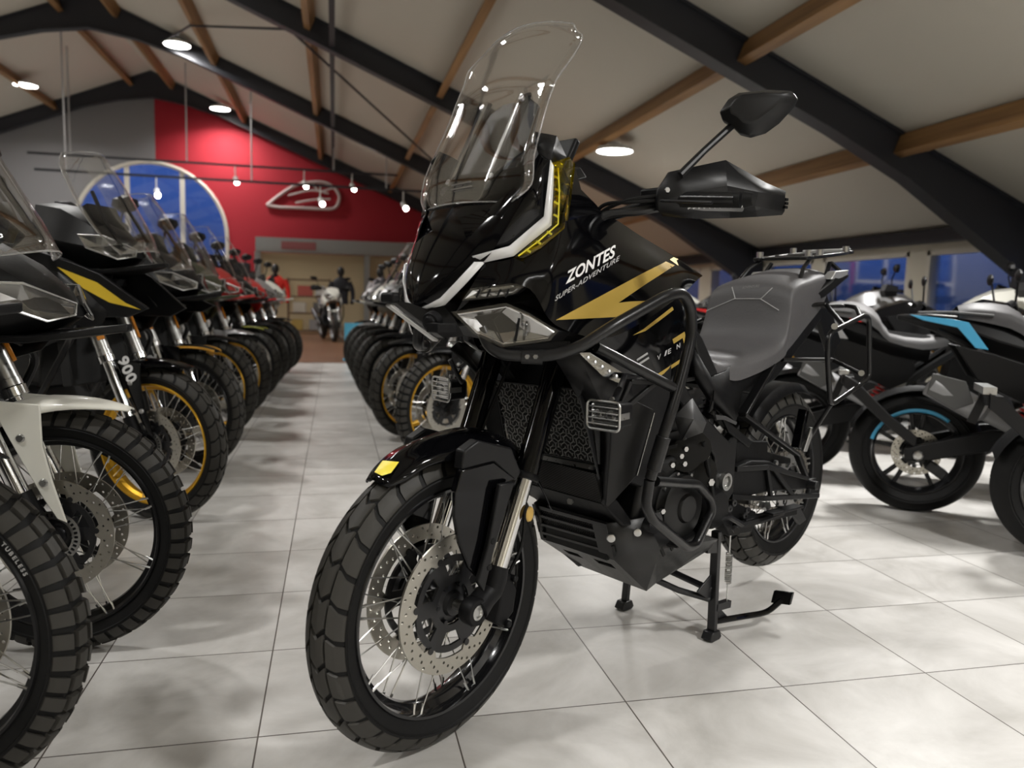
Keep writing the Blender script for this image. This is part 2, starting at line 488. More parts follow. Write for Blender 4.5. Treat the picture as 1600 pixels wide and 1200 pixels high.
def wood_material(name, c0, c1, scale, axis='Y', rough=.55):
    m = bpy.data.materials.new(name); m.use_nodes = True
    nt = m.node_tree; N, L = nt.nodes, nt.links; b = N['Principled BSDF']
    tc = N.new('ShaderNodeTexCoord'); mp = N.new('ShaderNodeMapping'); L.new(tc.outputs['Object'], mp.inputs[0])
    mp.inputs['Scale'].default_value = (scale, scale * .06, scale) if axis == 'Y' else (scale * .06, scale, scale)
    n = N.new('ShaderNodeTexNoise'); n.inputs['Scale'].default_value = 1; n.inputs['Detail'].default_value = 6; n.inputs['Distortion'].default_value = .8; L.new(mp.outputs[0], n.inputs['Vector'])
    cr = N.new('ShaderNodeValToRGB'); cr.color_ramp.elements[0].position = .3; cr.color_ramp.elements[1].position = .7
    cr.color_ramp.elements[0].color = (*c0, 1); cr.color_ramp.elements[1].color = (*c1, 1)
    L.new(n.outputs['Fac'], cr.inputs[0]); L.new(cr.outputs[0], b.inputs['Base Color']); b.inputs['Roughness'].default_value = rough
    return m

CEILM = mat('cream_ceiling_panel', (.52, .49, .42), .7, noise=.08, nscale=2)
BEAMM = mat('dark_painted_steel', (.022, .023, .029), .5, noise=.06, nscale=6)
GREYW = mat('grey_wall_paint', (.22, .215, .22), .8, noise=.06, nscale=3)
REDW = mat('red_wall_paint', (.36, .014, .026), .75, noise=.06, nscale=3)
CREAMW = mat('cream_wall_paint', (.60, .56, .46), .75, noise=.06, nscale=3)
FRAMEM = mat('cream_window_frame', (.62, .58, .50), .5)
WOOD = wood_material('pine_purlin', (.17, .085, .03), (.36, .20, .08), 9)
LAMI = wood_material('brown_laminate', (.10, .045, .022), (.24, .115, .055), 5, 'X', .35)

def quad(name, pts, m):
    b = MB(); b.add(pts, [tuple(range(len(pts)))]); return structure(b.build(name, m))

fl = MB(); fl.plate([(WX0, WY0, -.1), (WX1, WY0, -.1), (WX1, WY1, -.1), (WX0, WY1, -.1)], (0, 0, .1))
structure(fl.build('floor', floor_material()))
fw = MB(); fw.plate([(-2.2, 10.46, .0005), (7.9, 10.46, .0005), (7.9, WY1 - .01, .0005), (-2.2, WY1 - .01, .0005)], (0, 0, .004))
structure(fw.build('floor_laminate', LAMI))
for nm, xa in (('ceiling_right', WX1), ('ceiling_left', WX0)):
    c = MB(); c.plate([(RX, WY0, RZ), (RX, WY1, RZ), (xa, WY1, roof_z(xa)), (xa, WY0, roof_z(xa))], (0, 0, .12))
    structure(c.build(nm, CEILM))

# far gable: grey left of x = SPLIT, red right of it, an arched opening between
AX, AW, AZ = -4.42, 2.02, 2.62            # arch centre, half width, springing height
SPLIT = -4.29
arc = [(AX + AW * cos(t), AZ + AW * sin(t)) for t in [pi * k / 24 for k in range(25)]]
def gable(name, x0, x1, m):
    top = [(x, roof_z(x)) for x in (x1, x0)]
    if x0 < RX < x1: top = [(x1, roof_z(x1)), (RX, RZ), (x0, roof_z(x0))]
    inner = [p for p in arc if x0 - 1e-6 <= p[0] <= x1 + 1e-6]
    if name == 'wall_far_grey': inner = [(SPLIT, AZ + sqrt(max(0, AW ** 2 - (SPLIT - AX) ** 2)))] + [p for p in arc if p[0] < SPLIT] + [(AX - AW, 0)]; poly = [(x0, 0)] + top[::-1] + inner
    else: inner = [(AX + AW, 0)] + [p for p in arc if p[0] > SPLIT] + [(SPLIT, AZ + sqrt(max(0, AW ** 2 - (SPLIT - AX) ** 2)))]; poly = inner + top[::-1] + [(x1, 0)]
    b = MB(); b.plate([(x, WY1, z) for x, z in poly], (0, .2, 0)); structure(b.build(name, m))
gable('wall_far_grey', WX0, SPLIT, GREYW)
gable('wall_far_red', SPLIT, WX1, REDW)
quad('wall_left', [(WX0, WY0, 0), (WX0, WY1, 0), (WX0, WY1, roof_z(WX0)), (WX0, WY0, roof_z(WX0))], CREAMW)
quad('wall_near', [(WX0, WY0, 0), (WX1, WY0, 0), (WX1, WY0, roof_z(WX1)), (RX, WY0, RZ), (WX0, WY0, roof_z(WX0))], CREAMW)

# right wall with a band of windows
SILL, HEAD = .55, 1.80
bays = [(-6.2, -4.3), (-3.8, -1.9), (-1.4, .5), (1.0, 2.9), (3.4, 5.0), (5.35, 6.75), (7.05, 8.9), (9.15, 10.6), (11.0, 12.6), (13.0, 14.6), (15.1, 16.8)]
zt = roof_z(WX1)
w = MB()
w.box((WX1 + .1, (WY0 + WY1) / 2, SILL / 2), (.2, WY1 - WY0, SILL)); w.box((WX1 + .1, (WY0 + WY1) / 2, (HEAD + zt + .1) / 2), (.2, WY1 - WY0, zt + .1 - HEAD))
edges = [WY0] + [e for b_ in bays for e in b_] + [WY1]
for a, b_ in zip(edges[0::2], edges[1::2]): w.box((WX1 + .1, (a + b_) / 2, (SILL + HEAD) / 2), (.2, b_ - a, HEAD - SILL))
structure(w.build('wall_right', CREAMW, weld=False))
GLASS = clear_mat('window_glass', (.93, .95, .97), .6, .03)
for i, (a, b_) in enumerate(bays):
    fr = MB(); t = .06; x = WX1 + .05
    for q in (((x, (a + b_) / 2, SILL + t / 2), (.1, b_ - a, t)), ((x, (a + b_) / 2, HEAD - t / 2), (.1, b_ - a, t)), ((x, a + t / 2, (SILL + HEAD) / 2), (.1, t, HEAD - SILL)), ((x, b_ - t / 2, (SILL + HEAD) / 2), (.1, t, HEAD - SILL))): fr.box(*q)
    f = structure(fr.build(f'window_{i + 2}', FRAMEM, weld=False))
    g = MB(); g.box((x, (a + b_) / 2, (SILL + HEAD) / 2), (.012, b_ - a - 2 * t + .02, HEAD - SILL - 2 * t + .02)); structure(g.build('pane', GLASS, f))

# arched window in the far gable
fr = MB()
fr.tube([(AX - AW, WY1 - .02, 0), (AX - AW, WY1 - .02, AZ)] + [(x, WY1 - .02, z) for x, z in arc[::-1]] + [(AX + AW, WY1 - .02, 0)], .06, 6)
for dx in (-.63, .82): fr.box((AX + dx, WY1 + .03, (AZ + sqrt(AW ** 2 - dx ** 2)) / 2), (.12, .1, AZ + sqrt(AW ** 2 - dx ** 2)))
fr.box((AX, WY1 + .03, 2.06), (2 * AW, .1, .12))
f = structure(fr.build('window_1', FRAMEM, weld=False))
g = MB(); g.plate([(x, WY1 + .05, z) for x, z in [(AX + AW, 0)] + arc + [(AX - AW, 0)]], (0, .012, 0)); structure(g.build('pane', GLASS, f))

# portal frames and purlins
def rafter(name, y, x0, x1, dep, hx=None):
    """I-section following the roof from x0 down to x1"""
    b = MB(); fl_, tf = .20, .03
    hau = 1.6
    def zt_(x): return roof_z(x) - .005
    n = 14; xs = [x0 + (x1 - x0) * k / n for k in range(n + 1)]
    def dp(x):
        d = dep
        k = abs(x - RX)
        if k < 1.3: d += .34 * (1 - k / 1.3)
        e = abs(x - x1)
        if e < 2.0: d += .38 * (1 - e / 2.0)
        return d
    for z0, z1, wd in ((lambda x: zt_(x), lambda x: zt_(x) - tf, fl_), (lambda x: zt_(x) - tf, lambda x: zt_(x) - dp(x) + tf, .10), (lambda x: zt_(x) - dp(x) + tf, lambda x: zt_(x) - dp(x), fl_)):
        rings = [[(x, y - wd / 2, z0(x)), (x, y + wd / 2, z0(x)), (x, y + wd / 2, z1(x)), (x, y - wd / 2, z1(x))] for x in xs]
        b.loft(rings)
    return structure(b.build(name, BEAMM, weld=False, sharp=20))
FY = [-6.1, -.5, 5.1, 10.7, 16.3, 21.95]
k = 1
for y in FY:
    rafter(f'beam_{k}', y, RX, WX1 - .02, .36); rafter(f'beam_{k + 1}', y, RX, WX0 + .02, .36); k += 2
    for x in (WX0 + .14, WX1 - .14):
        c = MB(); c.box((x, y, roof_z(x) / 2 - .02), (.24, .2, roof_z(x) - .04)); structure(c.build(f'column_{k}', BEAMM)); k += 1
px = [6.10, 4.35, 2.25, .25, -1.85, -3.75]
k = 1
for x in px + [2 * RX - q for q in px]:
    for ya, yb in zip(FY[:-1], FY[1:]):
        b = MB(); z = roof_z(x); sg = -1 if x > RX else 1
        R = Matrix.Rotation(atan2(SL, 1) * (1 if x > RX else -1), 3, 'Y')
        b.box((0, 0, 0), (.10, yb - ya - .10, .21), R)
        o = structure(b.build(f'purlin_{k}', WOOD)); o.location = (x, (ya + yb) / 2, z - .125); k += 1
for sg, x in ((1, WX1 - .12), (-1, WX0 + .12)):
    b = MB(); b.box((x, (WY0 + WY1) / 2, roof_z(x) - .10), (.16, WY1 - WY0 - .1, .16)); structure(b.build('trim_eaves_right' if sg > 0 else 'trim_eaves_left', BEAMM))
# cross bracing rods between the second and third frames
for n_, (a, b_) in enumerate((((-.05, 10.85), (3.6, 16.2)), ((-.05, 10.85), (-1.9, 13.6)), ((-1.9, 13.6), (-2.9, 16.2)))):
    b = MB(); b.cyl((a[0], a[1], roof_z(a[0]) - .3), (b_[0], b_[1], roof_z(b_[0]) - .3), .02, n=8); structure(b.build(f'trim_brace_{n_ + 1}', BEAMM))

b = MB(); b.loft([[V((x, y, roof_z(.58) - .32 + dz)) for x, dz in ((.54, 0), (.62, 0), (.62, .05), (.54, .05))] for y in (WY0 + .1, WY1 - .1)]); structure(b.build('trim_conduit', BEAMM))

# dusk outside
wd = bpy.data.worlds.new('dusk'); SC.world = wd; wd.use_nodes = True
nt = wd.node_tree; bg = nt.nodes['Background']
tc = nt.nodes.new('ShaderNodeTexCoord'); sp = nt.nodes.new('ShaderNodeSeparateXYZ'); nt.links.new(tc.outputs['Generated'], sp.inputs[0])
cr = nt.nodes.new('ShaderNodeValToRGB'); cr.color_ramp.elements[0].position = .48; cr.color_ramp.elements[1].position = .56
cr.color_ramp.elements[0].color = (.012, .018, .035, 1); cr.color_ramp.elements[1].color = (.045, .10, .36, 1)
mp = nt.nodes.new('ShaderNodeMapRange'); mp.inputs['From Min'].default_value = -1; nt.links.new(sp.outputs['Z'], mp.inputs['Value'])
nt.links.new(mp.outputs[0], cr.inputs[0]); nt.links.new(cr.outputs[0], bg.inputs['Color']); bg.inputs['Strength'].default_value = .55

# ceiling lamps: shallow round housings with a glowing diffuser
LAMPE = mat('lamp_diffuser', (.9, .9, .9), .4, emit=(1, .985, .955), es=14.)
LAMPH = mat('lamp_housing', (.75, .75, .73), .4)
hs = MB(); hs.lathe([(0, .12), (.08, .12), (.10, .07), (.24, .05), (.27, 0), (.26, -.008), (.25, 0)], ax=(0, 0, 1), n=32)
df = MB(); df.lathe([(0, -.02), (.15, -.016), (.25, 0)], ax=(0, 0, 1), n=32)
LX, LY = -6.59, 19.5
lamps = [(4.5, 8.9), (4.4, 2.2), (3.4, -2.2), (4.5, -4.8), (4.5, 14.6), (-2.54, 15.9), (-2.42, 21.2), (-2.5, 10.3), (-2.5, 4.6), (-2.5, -1.2), (-2.5, -6.4), (4.5, -7.4), (LX, LY), (-8.2, 12.0), (-8.2, 6.0), (-8.2, .2)]
src = None
for i, (x, y) in enumerate(lamps):
    if src is None:
        src = empty('ceiling_lamp'); hs.build('lamp_housing', LAMPH, src); df.build('lamp_diffuser', LAMPE, src); o = src
        ld = bpy.data.lights.new('lamp_light', 'AREA'); ld.shape = 'DISK'; ld.size = .48; ld.energy = 150; ld.color = (1, .985, .955); ld.spread = radians(150)
        lo = bpy.data.objects.new('lamp_light', ld); COL.objects.link(lo); lo.parent = src; lo.location = (0, 0, -.03)
    else: o = copy_tree(src)
    if x > 0:        # the lamps low down by the eaves are the weaker ones
        l_ = [c for c in o.children if c.type == 'LIGHT'][0]; l_.data = LOWL = globals().get('LOWL') or l_.data.copy(); LOWL.energy = 62
    o.location = (x, y, roof_z(x) - .26)
    tag(o, {(4.5, 8.9): 'round ceiling lamp shining to the left of the hand guard, under the right roof slope', (-2.54, 15.9): 'larger of two round ceiling lamps above the red and grey gable wall', (-2.42, 21.2): 'smaller round ceiling lamp close in front of the red gable wall', (LX, LY): 'round ceiling lamp at the left edge under the left roof slope', (4.5, 14.6): 'round ceiling lamp hidden behind the front bike, deep in the hall'}.get((x, y), 'round ceiling lamp outside the picture'), 'lamp', 'ceiling lamps')
    LAMP_OBJ = globals().setdefault('LAMP_OBJ', []); LAMP_OBJ.append(o)

# camera
cam = bpy.data.cameras.new('camera'); co = bpy.data.objects.new('camera', cam); COL.objects.link(co)
cam.sensor_width = 36.; cam.lens = FPX / 1600 * 36.; cam.clip_start = .02
M = Matrix((_R, _U, -_F)).transposed().to_4x4(); M.translation = CAM; co.matrix_world = M
cam.dof.use_dof = True; cam.dof.focus_distance = 1.95; cam.dof.aperture_fstop = 3.0
SC.camera = co
SC.view_settings.view_transform = 'Standard'; SC.view_settings.look = 'None'; SC.view_settings.gamma = 1
SC.view_settings.use_curve_mapping = False; SC.view_settings.exposure = .85
# ------------------------------------------------------------------ the adventure bike in front
# bike frame: x forward, y to the bike's left, z up, origin on the floor under the front axle
BO = V((.8485, -.0768, 0)); BA = radians(-150)
_bf = V((cos(BA), sin(BA), 0)); _bl = V((-sin(BA), cos(BA), 0))
def tob(d): return V((d.dot(_bf), d.dot(_bl), d.z))
CB = tob(CAM - BO)
def at(u, v, y):
    """the point of the lengthwise plane y = const that shows at (u, v)"""
    d = tob(sight(u, v)); return CB + d * ((y - CB.y) / d.y)
def ats(L): return [at(*p) for p in L]
def stick(u, v, tree, lift=.0012):
    """the point of a built surface that shows at (u, v)"""
    d = tob(sight(u, v)).normalized(); h, n, i, dist = tree.ray_cast(CB, d)
    if h is None: return None
    if n.dot(d) > 0: n = -n
    return h + n * lift
def tree_of(mb):
    return BVHTree.FromPolygons([tuple(p) for p in mb.v], mb.f)
def both(mb, name, m, parent, **k):
    a = mb.build(name, m, parent, **k); mb.flipped().build(name, m, parent, **k); return a
def decal(name, pts, tree, m, parent, lift=.0012, n=6):
    """flat marking laid on a built surface: pts outline in order, filled as a fan grid"""
    b = MB()
    vs, fs = curve_mesh([[(p[0], -p[1]) for p in pts]], 0)
    bm = bmesh.new(); vv = [bm.verts.new(p) for p in vs]
    for f in fs:
        try: bm.faces.new([vv[i] for i in f])
        except ValueError: pass
    bmesh.ops.remove_doubles(bm, verts=bm.verts, dist=.01)
    bmesh.ops.triangulate(bm, faces=bm.faces)
    for it in range(4):
        es = [e for e in bm.edges if e.calc_length() > 14]
        if not es: break
        bmesh.ops.subdivide_edges(bm, edges=es, cuts=1); bmesh.ops.triangulate(bm, faces=bm.faces)
    bm.verts.index_update()
    P = [stick(p.co.x, -p.co.y, tree, lift) for p in bm.verts]
    F = [[x.index for x in f.verts] for f in bm.faces]; bm.free()
    b.add([p if p else V((0, 0, 0)) for p in P], [f for f in F if all(P[i] for i in f)])
    return b.build(name, m, parent)
def lettering(name, s, o, e, up, size, tree, m, parent, shear=.25, bold=.01, spacing=1., lift=.0014):
    """o: pixel of the text start, e / up: pixel vectors per text unit"""
    vs, fs = text_mesh(s, 1., shear, bold, spacing)
    w = max(p.x for p in vs)
    b = MB(); P = []
    for p in vs: P.append(stick(o[0] + e[0] * p.x / w + up[0] * p.y / .72, o[1] + e[1] * p.x / w + up[1] * p.y / .72, tree, lift))
    b.add([p if p else V((0, 0, 0)) for p in P], [f for f in fs if all(P[i] for i in f)])
    return b.build(name, m, parent)
def bolt(b, p, n, r=.006, h=.006, m=0):
    p, n = V(p), V(n).normalized(); b.cyl(p, p + n * h, r, n=6, m=m); return b

H = empty('motorcycle', BO, BA)
tag(H, 'black adventure motorcycle with gold arrow decals up on its centre stand in the foreground', 'motorcycle')

# ---- front wheel
STEER = radians(6)
fwheel = wheel('front_wheel', H, (0, 0, .340), .340, .054, .2625, mat('gloss_black_rim', (.008, .008, .009), .18, .3, .6), 'trail', 'each', (1, -1), .158, STEER)
RW = Matrix.Rotation(STEER, 3, 'Z')
ax_l = RW @ V((0, .125, 0)) + V((0, 0, .340))
ax = MB(); ax.cyl(RW @ V((0, -.13, 0)) + V((0, 0, .34)), ax_l, .0125); ax.lathe([(.0, .002), (.010, .002), (.012, .006), (.017, .006), (.018, 0)], ax_l, RW @ V((0, 1, 0)), n=20)
ax.build('front_axle', STEEL, H)

# ---- fork
def forkleg(sg):
    q = lambda x, y, z: RW @ V((x, sg * y, z))
    lo, mid, top = q(-.075, .105, .385), q(-.178, .105, .615), q(-.335, .105, 1.02)
    d = (top - lo).normalized()
    t = MB(); t.tube([mid + d * .0, mid + d * .02, mid + d * .10, mid + d * .30, top], [.029, .029, .028, .0285, .0285], 20)
    t.build('fork_tube', GLOSS, H)
    s = MB(); s.cyl(lo - d * .01, mid + d * .01, .0215, n=20); s.build('fork_slider', CHROME, H)
    w = MB(); w.lathe([(.0225, -.012), (.033, -.010), (.034, -.004), (.031, .004), (.0225, .006)], mid, d, n=24); w.build('dust_seal', MATTE, H)
    a = MB(); a.tube([lo + d * .035, lo + d * .005, lo - d * .02, q(-.045, .105, .355), q(-.01, .112, .340)], [.026, .029, .027, .027, .030], 14)
    a.lathe([(0, -.016), (.030, -.016), (.031, -.012), (.031, .012), (.028, .017), (.017, .017)], q(0, .115, .340), RW @ V((0, sg, 0)), n=24)
    a.build('axle_clamp', MATTE, H)
    r = MB(); r.lathe([(0, .004), (.016, .004), (.018, 0)], q(-.158, .135, .530), q(-.3, 1, 0), n=24); r.build('fork_reflector', mat('amber_dull', (.55, .36, .10), .35), H)
for sg in (1, -1): forkleg(sg)
y = MB()
for z, x in ((.93, -.30), (1.06, -.345)):
    y.loft([[(x + dx, yy, z - dx * .35 + dz) for dx, dz in ((-.05, -.02), (.05, -.02), (.05, .02), (-.05, .02))] for yy in (-.15, -.05, .05, .15)])
y.build('fork_yoke', DARKM, H, bevel=.005)

# brake calipers
for sg in (1, -1):
    q = lambda x, y, z: RW @ V((x, sg * y, z)) + V((0, 0, .34))
    b = MB(); R0 = []
    for a in (-2.15, -1.9, -1.6, -1.35):
        dx, dz = sin(a), cos(a); e = .012 if a in (-2.15, -1.35) else 0
        R0.append([q(dx * r, yy, dz * r) for r, yy in ((.112 + e, .036), (.172 - e * .4, .036), (.182 - e, .062), (.172 - e, .092 - e * .6), (.118 + e, .092 - e * .6), (.106 + e, .066))])
    b.loft(R0)
    for a in (-2.08, -1.42): b.cyl(q(sin(a) * .165, .045, cos(a) * .165), q(sin(a) * .165, .098, cos(a) * .165), .009, n=8)
    c = b.build('brake_caliper', MATTE, H, bevel=.004)
    l = MB(); l.tube(catmull([q(-.16, .075, .03), q(-.18, .10, .12), q(-.20, .09, .28), q(-.30, .06, .52)], 6), .0045, 6); l.build('brake_hose', RUBBER, H)

# ---- front mudguard
def mud_rows():
    S = [(.184, .640, .034, .012), (.150, .664, .052, .022), (.10, .690, .062, .026), (.03, .708, .072, .036), (-.05, .718, .078, .042), (-.12, .715, .082, .05), (-.19, .690, .086, .07), (-.25, .640, .084, .08), (-.30, .575, .078, .08)]
    rows = []
    for x, z, w, d in S:
        L = [(x - .004 - d * .2, w, z - d), (x - .002, w * .86, z - d * .45), (x, w * .5, z - .004), (x + .004, 0, z + .003)]
        L = L + [(px_, -py_, pz_) for px_, py_, pz_ in L[-2::-1]]
        rows.append([RW @ V(p) for p in L])
    return smooth_grid(rows, 3)
mg = MB(); mg.grid(mud_rows())
mudguard = mg.build('front_mudguard', GLOSS, H, solid=.004, sharp=40, ref=(0, 0, .34))
T = tree_of(mg)
decal('reflective_sticker', [(587, 740), (600, 722), (624, 724), (612, 741), (597, 745)], T, YELLOW, mudguard, .0045)
# side stays of the mudguard running down the fork legs
def fork_guard(sg):
    q = lambda L, y: [(lambda p: V((p.x, sg * y, p.z)))(at(u, v, y)) for u, v in L]
    b = MB()
    b.plate(q([(712, 770), (722, 735), (772, 722), (806, 748), (776, 764)], .112), (0, -sg * .02, 0))
    b.plate(q([(712, 770), (776, 764), (774, 800), (760, 868), (748, 905), (733, 888), (718, 850), (711, 810)], .112), (0, -sg * .012, 0))
    g = b.build('fork_guard', GLOSS, H, bevel=.003)
    f = MB(); f.plate(q([(782, 757), (805, 753), (775, 850), (757, 925), (747, 910), (764, 850)], .132), (0, -sg * .014, 0)); f.build('guard_strip', SATIN, g, bevel=.003)
    s = MB(); s.plate(q([(722, 735), (725, 705), (748, 688), (800, 700), (815, 738), (806, 752), (772, 722)], .108), (0, -sg * .03, 0)); s.build('guard_bracket', SATIN, g, bevel=.004)
    for u, v in ((771, 846), (765, 887)): MB().lathe([(.0, .001), (.006, .001), (.008, -.002)], q([(u, v)], .133)[0], (0, sg, 0), n=12).build('guard_plug', RUBBER, g)
for sg in (1, -1): fork_guard(sg)

# ---- nose
ND = [(.063, .006, .990), (.047, .062, 1.006), (.026, .100, 1.047), (-.005, .130, 1.090)]
def nose_rows():
    C = [(.072, 0, .992), (.072, 0, 1.010), (.058, 0, 1.060), (.036, 0, 1.112), (.004, 0, 1.168), (-.035, 0, 1.228), (-.066, 0, 1.290)]
    M_ = [(.064, .012, .994), (.062, .036, 1.014), (.046, .066, 1.066), (.020, .084, 1.116), (-.012, .096, 1.170), (-.048, .098, 1.226), (-.080, .100, 1.290)]
    E_ = [(.060, .016, .995), (.046, .064, 1.012), (.024, .106, 1.055), (-.010, .136, 1.100), (-.042, .156, 1.160), (-.072, .172, 1.226), (-.100, .176, 1.300)]
    rows = []
    for c, m, e in zip(C, M_, E_):
        L = [e, m, c]; rows.append([V(p) for p in L] + [V((p[0], -p[1], p[2])) for p in (m, e)])
    return rows
ns = MB(); ns.grid(smooth_grid(nose_rows(), 4))
nose = ns.build('nose_panel', GLOSS, H, sharp=60)
T = tree_of(ns)
lg = decal('nose_badge', [(632, 398), (643, 394), (644, 406), (633, 411)], T, TEXTW, nose)

def strip(b, pts, w, t=.006, inn=(0, -1, 0)):
    pass
# running-light strips (each a thin light guide let into the panel edge)
def drl(name, outer, inner, y_o, y_i):
    A = [at(u, v, y) for (u, v), y in zip(outer, y_o)]; B = [at(u, v, y) for (u, v), y in zip(inner, y_i)]
    b = MB(); b.grid([A, B]); b.add([p + V((.0035, .002, .002)) for p in A + B], [(i, i + 1, len(A) + i + 1, len(A) + i) for i in range(len(A) - 1)])
    both(b, name, DRLW, H, solid=.006, sharp=20)
drl('running_light', [(655, 486), (693, 476), (724, 447), (757, 411)], [(661, 481), (689, 467), (714, 441), (742, 411)], [.010, .066, .104, .134], [.012, .058, .094, .122])
drl('running_light', [(757, 410), (803, 400), (862, 352), (866, 262)], [(738, 402), (797, 386), (851, 340), (861, 252)], [.128, .170, .192, .205], [.112, .164, .186, .200])

# panel between the screen and the upper light strip
up_ = MB(); up_.grid([ats([(740, 402, .110), (797, 386, .162), (851, 340, .186), (861, 252, .200)]), ats([(728, 372, .088), (778, 352, .138), (828, 310, .172), (850, 248, .190)]), ats([(718, 340, .068), (765, 325, .112), (812, 285, .160), (842, 240, .18)])])
both(up_, 'upper_fairing_panel', GLOSS, H, sharp=25, solid=.004)
# hooded edge just behind the screen foot
hd = MB(); hd.grid([ats([(842, 240, .18), (836, 222, .178), (838, 206, .165)]), ats([(861, 252, .200), (864, 235, .195), (870, 212, .18)]), ats([(880, 262, .19), (885, 245, .185), (876, 225, .17)])])
both(hd, 'instrument_hood', SATIN, H, solid=.004)

# ---- yellow clear deflectors
yd = MB()
yd.grid([ats([(803, 402, .172), (830, 380, .184), (863, 353, .194), (866, 300, .202), (865, 258, .207)]),
         ats([(818, 402, .190), (846, 385, .205), (882, 356, .214), (889, 305, .220), (893, 250, .222)])])
yd.grid([ats([(865, 258, .207), (893, 250, .222)]), ats([(862, 254, .200), (890, 245, .205)])])
yd.grid([ats([(893, 250, .222), (889, 305, .220), (885, 342, .216)]), ats([(899, 256, .216), (893, 306, .208), (887, 345, .21)])])
both(yd, 'wind_deflector', YCLEAR, H, solid=.004, sharp=20)
ribs = MB()
for u, v in ((866, 275), (868, 295), (866, 315), (865, 335), (855, 362), (838, 377), (822, 390)):
    ribs.bar(at(u, v, .2), at(u + 7, v + 4, .21), .002, .004)
ribs.tube(ats([(872, 262, .208), (874, 300, .208), (872, 350, .204), (840, 378, .192), (810, 400, .178)]), .0016, 6)
both(ribs, 'deflector_rib', mat('yellow_rib', (.75, .66, .04), .3), H)

# ---- side fairing / tank cover (left and right)
SF = [[(757, 411, .128), (735, 450, .118), (712, 488, .085)],
      [(803, 402, .170), (790, 428, .170), (772, 446, .160)],
      [(862, 362, .196), (845, 415, .204), (828, 452, .200)],
      [(888, 345, .202), (880, 420, .220), (868, 508, .218)],
      [(945, 336, .172), (950, 412, .214), (945, 528, .222)],
      [(1000, 368, .142), (1010, 420, .200), (1006, 502, .222)],
      [(1055, 402, .115), (1056, 424, .172), (1052, 470, .205)],
      [(1098, 431, .085), (1090, 437, .115), (1075, 452, .155)]]
sf = MB(); sf.grid(smooth_grid([[at(*p) for p in r] for r in SF], 5))
side = sf.build('side_fairing', GLOSS, H, sharp=50)
sf.flipped().build('side_fairing', GLOSS, H, sharp=50)
# filler strip from the deflector foot up to the tank line
fs_ = MB(); fs_.grid([ats([(888, 345, .202), (893, 306, .208), (899, 262, .212)]), ats([(945, 336, .172), (930, 318, .178), (908, 296, .188)])])
both(fs_, 'cowl_shoulder', GLOSS, H)
# tank top between both sides
tt = [ats([p]) [0] for p in [(908, 296, .188), (945, 336, .172), (1000, 368, .142), (1055, 402, .115), (1098, 431, .085)]]
rows = [[V((p.x, p.y * k, p.z + .035 * (1 - k * k))) for k in (1, .8, .4, 0, -.4, -.8, -1)] for p in tt]
tk = MB(); tk.grid(smooth_grid(rows, 3)); tk.build('tank', GLOSS, H, sharp=50)
T = tree_of(sf)
decal('arrow_decal', [(868, 500), (1002, 428), (1040, 409), (1054, 415), (1010, 443), (966, 473), (985, 471), (1016, 470), (1000, 484), (990, 494)], T, GOLDP, side)
decal('arrow_tip_decal', [(1046, 406), (1052, 402), (1067, 409), (1060, 416)], T, GOLDP, side)
lettering('maker_lettering', 'ZONTES', (884, 443), (79, -44), (-2, -17), 1, T, TEXTW, side, shear=.35, bold=.025)
lettering('model_lettering', 'SUPER-ADVENTURE', (866, 471), (102, -65), (0, -7.5), 1, T, TEXTG, side, shear=.3, bold=.012, spacing=1.05)

# lower side cover behind the crash bar
LC = [[(935, 528, .216), (925, 548, .205), (918, 562, .19)],
      [(985, 508, .220), (975, 545, .210), (968, 580, .19)],
      [(1035, 482, .212), (1025, 545, .205), (1012, 600, .18)],
      [(1066, 462, .195), (1062, 530, .19), (1045, 606, .17)],
      [(1080, 478, .175), (1080, 530, .17), (1066, 596, .15)]]
lc = MB(); lc.grid(smooth_grid([[at(*p) for p in r] for r in LC], 4))
low = lc.build('lower_side_cover', GLOSS, H, sharp=50); lc.flipped().build('lower_side_cover', GLOSS, H, sharp=50)
T = tree_of(lc)
decal('lower_arrow_decal', [(988, 524), (1005, 514), (1050, 479), (1052, 484), (1030, 501), (1008, 517)], T, GOLDP, low)
decal('number_decal', [(1050, 530), (1069, 518), (1073, 538), (1070, 545), (1066, 528), (1052, 537)], T, GOLDP, low)
decal('stripe_decal', [(1024, 586), (1064, 560), (1065, 565), (1030, 588)], T, GOLDP, low)
for ch, u, v in (('V', 1026, 563), ('I', 1036, 557), ('E', 1042, 554), ('N', 1056, 546)):
    lettering('small_lettering', ch, (u, v), (7, -4), (-1, -7), 1, T, TEXTG, low, shear=.2, bold=.02)
for du, dv in ((0, 0), (2, 7)): decal('grey_bar_decal', [(994 + du, 561 + dv), (1011 + du, 550 + dv), (1012 + du, 553 + dv), (995 + du, 564 + dv)], T, TEXTG, low)

